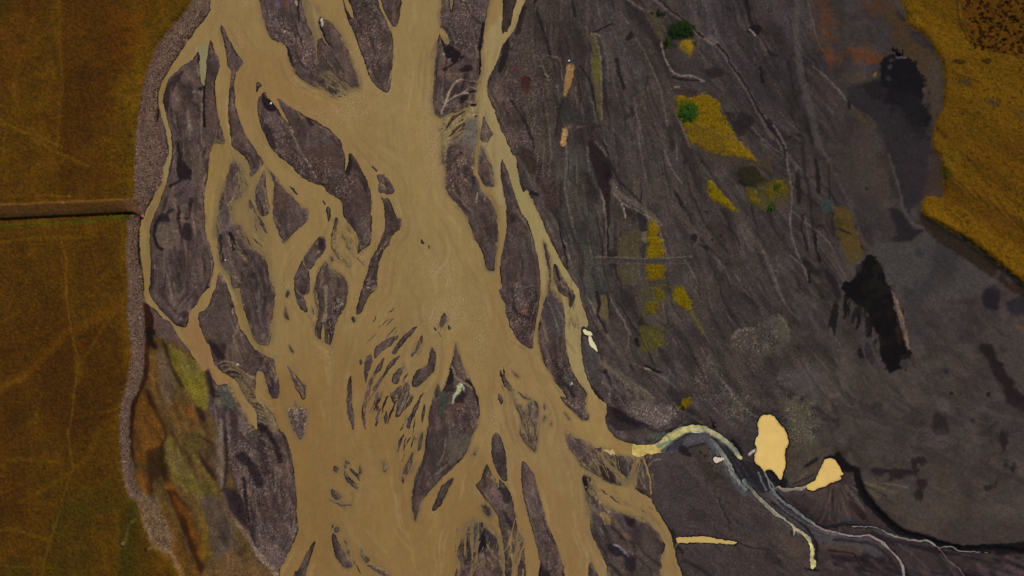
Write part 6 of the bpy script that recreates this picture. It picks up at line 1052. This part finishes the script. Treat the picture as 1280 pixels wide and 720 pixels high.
def water_material(name, spec=.25, rip=.12):
    m, nt, b = material(name); lk = nt.links.new
    a = node(nt, 'ShaderNodeAttribute', attribute_name='tone'); r = node(nt, 'ShaderNodeAttribute', attribute_name='riffle')
    n1 = noise_node(nt, 2.6, 3, .65); n2 = noise_node(nt, .35, 3); pos(nt, n1); pos(nt, n2)
    wv = node(nt, 'ShaderNodeTexWave'); wv.inputs['Scale'].default_value = .55; wv.inputs['Distortion'].default_value = 9; wv.inputs['Detail'].default_value = 3; wv.inputs['Detail Scale'].default_value = 1.6; pos(nt, wv)
    foam_glint = ramp(nt, n1.outputs[0], .53, .66, 0.0, 1.0); foam_glint = math_(nt, 'MULTIPLY', foam_glint, math_(nt, 'MULTIPLY', r.outputs['Fac'], .6))  # foam flecks on the riffles, also painting in the glitter of the water
    mixc = node(nt, 'ShaderNodeMix', data_type='RGBA'); lk(foam_glint, mixc.inputs['Factor'])
    f = math_(nt, 'MULTIPLY', ramp(nt, n2.outputs[0], .2, .8, .96, 1.04), ramp(nt, n1.outputs[0], .2, .8, .97, 1.03))
    lk(scale_col(nt, a.outputs['Color'], f), mixc.inputs['A']); mixc.inputs['B'].default_value = (.62, .5, .3, 1)
    lk(mixc.outputs['Result'], b.inputs['Base Color'])
    b.inputs['Roughness'].default_value = .3; b.inputs['Specular IOR Level'].default_value = spec; b.inputs['IOR'].default_value = 1.33
    bm = node(nt, 'ShaderNodeBump'); bm.inputs['Distance'].default_value = .08
    lk(math_(nt, 'MULTIPLY_ADD', r.outputs['Fac'], .5), bm.inputs['Strength'])
    hs = math_(nt, 'ADD', n1.outputs[0], math_(nt, 'MULTIPLY', wv.outputs['Fac'], .35))
    lk(hs, bm.inputs['Height']); lk(bm.outputs[0], b.inputs['Normal'])
    for n in nt.nodes:
        if n.type == 'MATH' and n.operation == 'MULTIPLY_ADD': n.inputs[2].default_value = rip
    return m
def simple_material(name, col, rough=.8, nsc=6.0, amp=.25, spec=.2):
    m, nt, b = material(name); lk = nt.links.new
    n1 = noise_node(nt, nsc, 4, .65); pos(nt, n1)
    rgb = node(nt, 'ShaderNodeRGB'); rgb.outputs[0].default_value = (*col, 1)
    lk(scale_col(nt, rgb.outputs[0], ramp(nt, n1.outputs[0], .25, .75, 1 - amp, 1 + amp)), b.inputs['Base Color'])
    b.inputs['Roughness'].default_value = rough; b.inputs['Specular IOR Level'].default_value = spec
    return m

M_ground = ground_material()
for n in M_ground.node_tree.nodes:
    if n.type == 'MATH' and n.operation == 'MULTIPLY_ADD': n.inputs[2].default_value = .22
M_grass = plant_material('dry_meadow_grass', 1.6, .30); M_heath = plant_material('autumn_heath', 1.8, .38); M_moss = plant_material('yellow_moss', 2.2, .4)
M_water = water_material('silty_water'); M_spring = water_material('milky_water', .3, .05); M_pond = water_material('still_water_sky_reflection', .2, .0)

# ---------------------------------------------------------------- the setting
F = {k: sample(v) for k, v in dict(h=hgt, col=gcol, stony=speck, river=river, stream=stream, pond=pond, wc=wcol, scl=scol, pc=pcol, rf=riffle, field=field, heath=heath, moss=moss).items()}
acol = albedo(F['col'])
allv = np.ones(F['h'].shape, bool)
sheet('ground', allv, F['h'], acol, M_ground, [('stony', np.clip(F['stony'], 0, 1.3) * (F['field'] < 0) * (F['heath'] < 0))])
zero = np.zeros_like(F['h'])
sheet('river', F['river'] > -1.2, zero, albedo(F['wc']), M_water, [('riffle', F['rf'])])
sheet('stream', F['stream'] > -1.2, zero + .02, albedo(F['scl']), M_spring, [('riffle', zero)])
near = (np.abs(FX - 640) < 700)[None, :] & (np.abs(FY - 360) < 420)[:, None]
near = np.broadcast_to(near, F['pond'].shape)
PB = {'pond': (930, 505, 1060, 620), 'puddle': (722, 405, 752, 446), 'puddle.001': (888, 568, 908, 582), 'pool': (840, 662, 926, 684), 'pool.001': (748, 556, 772, 572)}
XX, YY = np.meshgrid(FX, FY)
def block(x0, y0, x1, y1): return (XX >= x0) & (XX <= x1) & (YY >= y0) & (YY <= y1)
pond_left = block(930, 510, 988, 604); pond_right = block(1003, 570, 1060, 622) & ~pond_left
for nm, reg in (('pond', pond_left), ('pond', pond_right), ('puddle', block(722, 405, 756, 446)), ('puddle', block(886, 566, 910, 584)), ('pool', block(838, 660, 930, 686)), ('pool', block(748, 556, 774, 574))):
    sheet(nm, (F['pond'] > -1.2) & reg, zero + .04, albedo(F['pc']), M_pond, [('riffle', zero)])
def layer(sd, t):          # a plant layer t metres thick that thins out at its edge
    return F['h'] + np.clip(sd, -1.6, 2.0) / 2.0 * t
sheet('field', F['field'] > -1.4, layer(F['field'], .14), acol, M_grass)
o = sheet('grass', F['heath'] > -1.4, layer(F['heath'], .2), acol, M_heath, kind='stuff'); o['label'] = 'yellow brown autumn heath covering the raised slope in the upper right corner'; o['category'] = 'heath'
o = sheet('moss', (F['moss'] > -1.4) & near, layer(F['moss'], .16), acol, M_moss, kind='stuff'); o['label'] = 'bright yellow moss in patches on the dark gravel plain'; o['category'] = 'moss'

def ground_z(x, y):
    return float(hgt[int(round(y)) - Y0, int(round(x)) - X0])

# ---------------------------------------------------------------- stones of the bank
def rock_template(seed, squash=.7):
    r = random.Random(seed); bm = bmesh.new(); bmesh.ops.create_icosphere(bm, subdivisions=2, radius=1)
    ax = [Vector((r.uniform(-1, 1), r.uniform(-1, 1), r.uniform(-1, 1))).normalized() for _ in range(7)]; dd = [r.uniform(.55, .85) for _ in ax]
    for v in bm.verts:
        for a_, d_ in zip(ax, dd):
            k = v.co.dot(a_)
            if k > d_: v.co -= a_ * (k - d_) * .9
        v.co.z *= squash
    vs = np.array([v.co[:] for v in bm.verts], np.float32); fs = np.array([[v.index for v in f.verts] for f in bm.faces], np.int32)
    bm.free(); return vs, fs
TM = []
for s_ in range(6):
    bm = bmesh.new(); bmesh.ops.create_icosphere(bm, subdivisions=1, radius=1); r_ = random.Random(s_)
    for v in bm.verts: v.co *= r_.uniform(.7, 1.1); v.co.z *= .7
    TM.append((np.array([v.co[:] for v in bm.verts], np.float32), np.array([[v.index for v in f.verts] for f in bm.faces], np.int32))); bm.free()
bs = poly_sd(bank_strip, pad=12); strip = np.full((NY, NX), -12, np.float32); strip[bs[0]] = bs[1]
cand = np.argwhere((strip > .3) & (wet < -.6) & (wet > -14) & (field < -1.5))
prob = np.clip(1.25 - np.abs(-wet[cand[:, 0], cand[:, 1]] - 3.5) / 9, .12, 1)
sel = cand[rng.rand(len(cand)) < prob * .4]
V_, F_, C_, off = [], [], [], 0
for (iy, ix) in sel:
    x, y = ix + X0 + rng.uniform(-.5, .5), iy + Y0 + rng.uniform(-.5, .5)
    vs, fs = TM[rng.randint(6)]
    r_ = .09 + .16 * rng.rand() ** 2.2; a_ = rng.rand() * 6.28; e = rng.uniform(.75, 1.3)
    c_, s_ = math.cos(a_), math.sin(a_)
    p = vs * np.array([r_ * e, r_ / e, r_], np.float32)
    p = np.stack([p[:, 0] * c_ - p[:, 1] * s_, p[:, 0] * s_ + p[:, 1] * c_, p[:, 2]], 1)
    X_, Y_ = world(x, y); p += np.array([X_, Y_, ground_z(x, y) + r_ * .25], np.float32)
    V_.append(p); F_.append(fs + off); off += len(vs)
    g = rng.choice([40, 62, 78, 96, 118], p=[.28, .34, .24, .11, .03]) * rng.uniform(.9, 1.1)
    C_.append(np.tile(np.array([[g, g * .80, g * .67]], np.float32), (len(vs), 1)))
V_, F_, C_ = np.concatenate(V_), np.concatenate(F_), albedo(np.concatenate(C_))
me = bpy.data.meshes.new('gravel'); me.from_pydata(V_.tolist(), [], F_.tolist())
at = me.attributes.new('tone', 'FLOAT_COLOR', 'POINT'); at.data.foreach_set('color', np.concatenate([C_, np.ones((len(C_), 1), np.float32)], 1).ravel())
me.materials.append(plant_material('bank_stone', 5, .2)); o = bpy.data.objects.new('gravel', me); COLL.objects.link(o)
o['kind'] = 'stuff'; o['label'] = 'loose brown stones heaped along the river bank beside the meadow'; o['category'] = 'stones'

# ---------------------------------------------------------------- single things
def thing_mesh(name, vs, fs, mat, label=None, cat=None, loc=(0, 0, 0), parent=None, smooth=False):
    me = bpy.data.meshes.new(name); me.from_pydata([tuple(map(float, v)) for v in vs], [], [tuple(map(int, f)) for f in fs])
    for p in me.polygons: p.use_smooth = smooth
    me.materials.append(mat); o = bpy.data.objects.new(name, me); COLL.objects.link(o); o.location = loc
    if label: o['label'] = label; o['category'] = cat
    if parent: o.parent = parent
    return o
M_white = simple_material('pale_stone', (.72, .69, .66), .8, 5, .12); M_dark = simple_material('dark_lava_stone', (.035, .028, .027), .9, 5, .3)
for i, (x, y, r_, lab) in enumerate((
        (338.8, 129.6, .40, 'white boulder on the black tip of a gravel bar between two muddy channels'),
        (282.3, 325.2, .22, 'small white stone on grey gravel left of the forked muddy channel'),
        (770.4, 234.8, .20, 'small white stone at the start of the pale track on the dark plain'),
        (711.2, 76.4, .34, 'pale boulder at the head of the tan sand strip on the dark plain'),
        (714.6, 388.6, .36, 'pale grey boulder on the dark bar beside the right braid of the river'),
        (297.8, 455.3, .22, 'small white stone among the feathery silt threads of the left fan'),
        (714.4, 478.6, .26, 'small pale stone on the speckled bar between two brown channels'))):
    vs, fs = rock_template(40 + i); X_, Y_ = world(x, y)
    o = thing_mesh('boulder', vs * r_, fs, M_white, lab, 'boulder', (X_, Y_, ground_z(x, y) + r_ * .3)); o.rotation_euler.z = i * 1.3

# dense low shrubs on the moss
M_leaf = simple_material('shrub_leaf', (.034, .105, .010), .8, 9, .5, .1); M_leaf2 = simple_material('dark_shrub_leaf', (.020, .044, .008), .8, 9, .5, .1)
M_twig = simple_material('shrub_twig', (.05, .035, .022), .9, 8, .3, .1)
def shrub(x, y, rad, n, mat, label, ell=(1, 1), seed=1, hmax=1.3, fringe=.35):
    r = np.random.RandomState(seed); X_, Y_ = world(x, y); z0 = ground_z(x, y)
    root = bpy.data.objects.new('shrub', None); COLL.objects.link(root); root.location = (X_, Y_, z0); root['label'] = label; root['category'] = 'shrub'
    vs, fs = [], []
    nclump = max(10, int(n / 60))
    cl = []
    for _ in range(nclump):
        a_ = r.rand() * 6.28; d_ = rad * (r.rand() ** .55) * (1 + fringe * (r.rand() - .3))
        cl.append((d_ * math.cos(a_) * ell[0], d_ * math.sin(a_) * ell[1], rad * .16 * r.uniform(.6, 1.4), hmax * (1 - .6 * (d_ / rad) ** 2) * r.uniform(.6, 1.1)))
    for k in range(n):
        cx, cy, cr, ch = cl[r.randint(nclump)]
        px, py = cx + r.randn() * cr * .6, cy + r.randn() * cr * .6
        pz = ch * r.rand() ** .5
        w = r.uniform(.07, .15); a_ = r.rand() * 6.28; t_ = r.uniform(-.7, .7)
        ux_, uy_ = math.cos(a_) * w, math.sin(a_) * w; b_ = len(vs)
        vs += [(px - ux_, py - uy_, pz - t_ * w), (px + uy_ * .45, py - ux_ * .45, pz + .02), (px + ux_, py + uy_, pz + t_ * w), (px - uy_ * .45, py + ux_ * .45, pz + .02)]
        fs.append((b_, b_ + 1, b_ + 2, b_ + 3))
    thing_mesh('foliage', vs, fs, mat, parent=root)
    vs, fs = [], []
    for cx, cy, cr, ch in cl:                      # tapering twigs from the root to every clump
        b_ = len(vs); bx, by = cx * .25, cy * .25
        for q in range(4):
            c_, s_ = math.cos(q * 1.57), math.sin(q * 1.57)
            vs += [(bx + .05 * c_, by + .05 * s_, -.1), (cx + .015 * c_, cy + .015 * s_, ch * .85)]
        for q in range(4): fs.append((b_ + 2 * q, b_ + 2 * ((q + 1) % 4), b_ + 2 * ((q + 1) % 4) + 1, b_ + 2 * q + 1))
    thing_mesh('stem', vs, fs, M_twig, parent=root)
    return root
shrub(859.5, 141.5, 2.6, 5200, M_leaf, 'round bright green shrub growing on the largest yellow moss patch', seed=3, fringe=.7)
shrub(851.5, 37.5, 3.0, 5600, M_leaf2, 'wide dark green shrub above a small yellow moss patch beside the pale rill', ell=(1.25, .85), seed=4)
shrub(833, 55, 1.1, 900, M_leaf2, 'small olive shrub at the lower left of the wide dark green shrub', ell=(.7, 1.3), seed=5)
shrub(824.5, 17, .8, 420, M_leaf2, 'tiny dark shrub upslope of the wide dark green shrub', seed=6)
shrub(962.5, 261.5, .8, 420, M_leaf, 'small green shrub below the dull moss patch beside the dry braided rills', seed=8)
shrub(970, 235, .7, 360, M_leaf, 'small green shrub on the dull moss patch beside the dry braided rills', seed=9)

# red float washed against the bank, at the end of the earth bank
M_red = simple_material('faded_red_plastic', (.50, .085, .05), .5, 4, .15, .4); M_rope = simple_material('grey_rope', (.25, .2, .15), .9, 9, .2)
def lathe(prof, n=20):
    vs, fs = [], []
    for (r_, z_) in prof:
        for k in range(n): vs.append((r_ * math.cos(6.2832 * k / n), r_ * math.sin(6.2832 * k / n), z_))
    for i in range(len(prof) - 1):
        for k in range(n): fs.append((i * n + k, i * n + (k + 1) % n, (i + 1) * n + (k + 1) % n, (i + 1) * n + k))
    fs.append(tuple(range(n))[::-1]); fs.append(tuple((len(prof) - 1) * n + k for k in range(n)))
    return vs, fs
bx_, by_ = world(178.2, 269.6)
buoy = bpy.data.objects.new('float', None); COLL.objects.link(buoy); buoy.location = (bx_, by_, ground_z(178.2, 269.6)); buoy.rotation_euler = (.9, 0.2, .7)
buoy['label'] = 'faded red float lying on the stony bank where the earth bank meets the channel'; buoy['category'] = 'float'
vs, fs = lathe([(.05, -.1), (.22, -.06), (.40, .10), (.46, .32), (.42, .54), (.28, .74), (.14, .84), (.10, .86)]); thing_mesh('body', vs, fs, M_red, parent=buoy, smooth=True)
vs, fs = lathe([(.10, .86), (.13, .88), (.13, .96), (.07, 1.0), (.03, 1.01)]); thing_mesh('neck', vs, fs, M_red, parent=buoy, smooth=True)
vs, fs = [], []
for i in range(16):
    for k in range(6):
        a_, b_ = 6.2832 * i / 16, 6.2832 * k / 6; vs.append(((.12 + .025 * math.cos(b_)) * math.cos(a_), .025 * math.sin(b_), 1.1 + (.12 + .025 * math.cos(b_)) * math.sin(a_)))
for i in range(16):
    for k in range(6): fs.append((i * 6 + k, i * 6 + (k + 1) % 6, ((i + 1) % 16) * 6 + (k + 1) % 6, ((i + 1) % 16) * 6 + k))
thing_mesh('ring', vs, fs, M_rope, parent=buoy, smooth=True)

# rocks by the black hollow
for i, (x, y, r_, lab) in enumerate(((1117.5, 61.5, .62, 'dark lava rock at the upper end of the black hollow, upper of two'), (1123.5, 66, .75, 'broad dark lava rock close above the black hollow, lower of two'), (893.5, 31.5 + 500, .55, 'black rock on the bank just above the bend of the milky stream'))):
    vs, fs = rock_template(70 + i, .8); X_, Y_ = world(x, y); o = thing_mesh('boulder', vs * r_ * np.array([1.2, 1, 1]), fs, M_dark, lab, 'boulder', (X_, Y_, ground_z(x, y) + r_ * .3)); o.rotation_euler.z = i * 2.1

# ---------------------------------------------------------------- daylight, camera
sc_ = bpy.context.scene
wd = bpy.data.worlds.new('World'); sc_.world = wd; wd.use_nodes = True
nt = wd.node_tree; bg = nt.nodes['Background']; sky = nt.nodes.new('ShaderNodeTexSky'); sky.sky_type = 'NISHITA'; sky.sun_disc = False
ELEV, AZ = math.radians(46), math.radians(32)             # azimuth clockwise from +Y
sky.sun_elevation = ELEV; sky.sun_rotation = AZ
nt.links.new(sky.outputs[0], bg.inputs['Color']); bg.inputs['Strength'].default_value = .08
sl = bpy.data.lights.new('sun', 'SUN'); sl.energy = 3.0; sl.angle = math.radians(.5); sl.color = (1, .95, .87)
so = bpy.data.objects.new('sun', sl); COLL.objects.link(so)
d = Vector((math.sin(AZ) * math.cos(ELEV), math.cos(AZ) * math.cos(ELEV), math.sin(ELEV)))
so.rotation_euler = d.to_track_quat('Z', 'Y').to_euler()
cam = bpy.data.cameras.new('camera'); cam.lens = 28; cam.sensor_width = 36; cam.clip_start = 1; cam.clip_end = 60000
co = bpy.data.objects.new('camera', cam); COLL.objects.link(co); co.location = (0, 0, 1280 * S * 28 / 36); co.rotation_euler = (0, 0, 0)
sc_.camera = co
vs_ = sc_.view_settings; sc_.display_settings.display_device = 'sRGB'; vs_.view_transform = 'Standard'; vs_.look = 'None'; vs_.gamma = 1; vs_.use_curve_mapping = False; vs_.exposure = EXPO
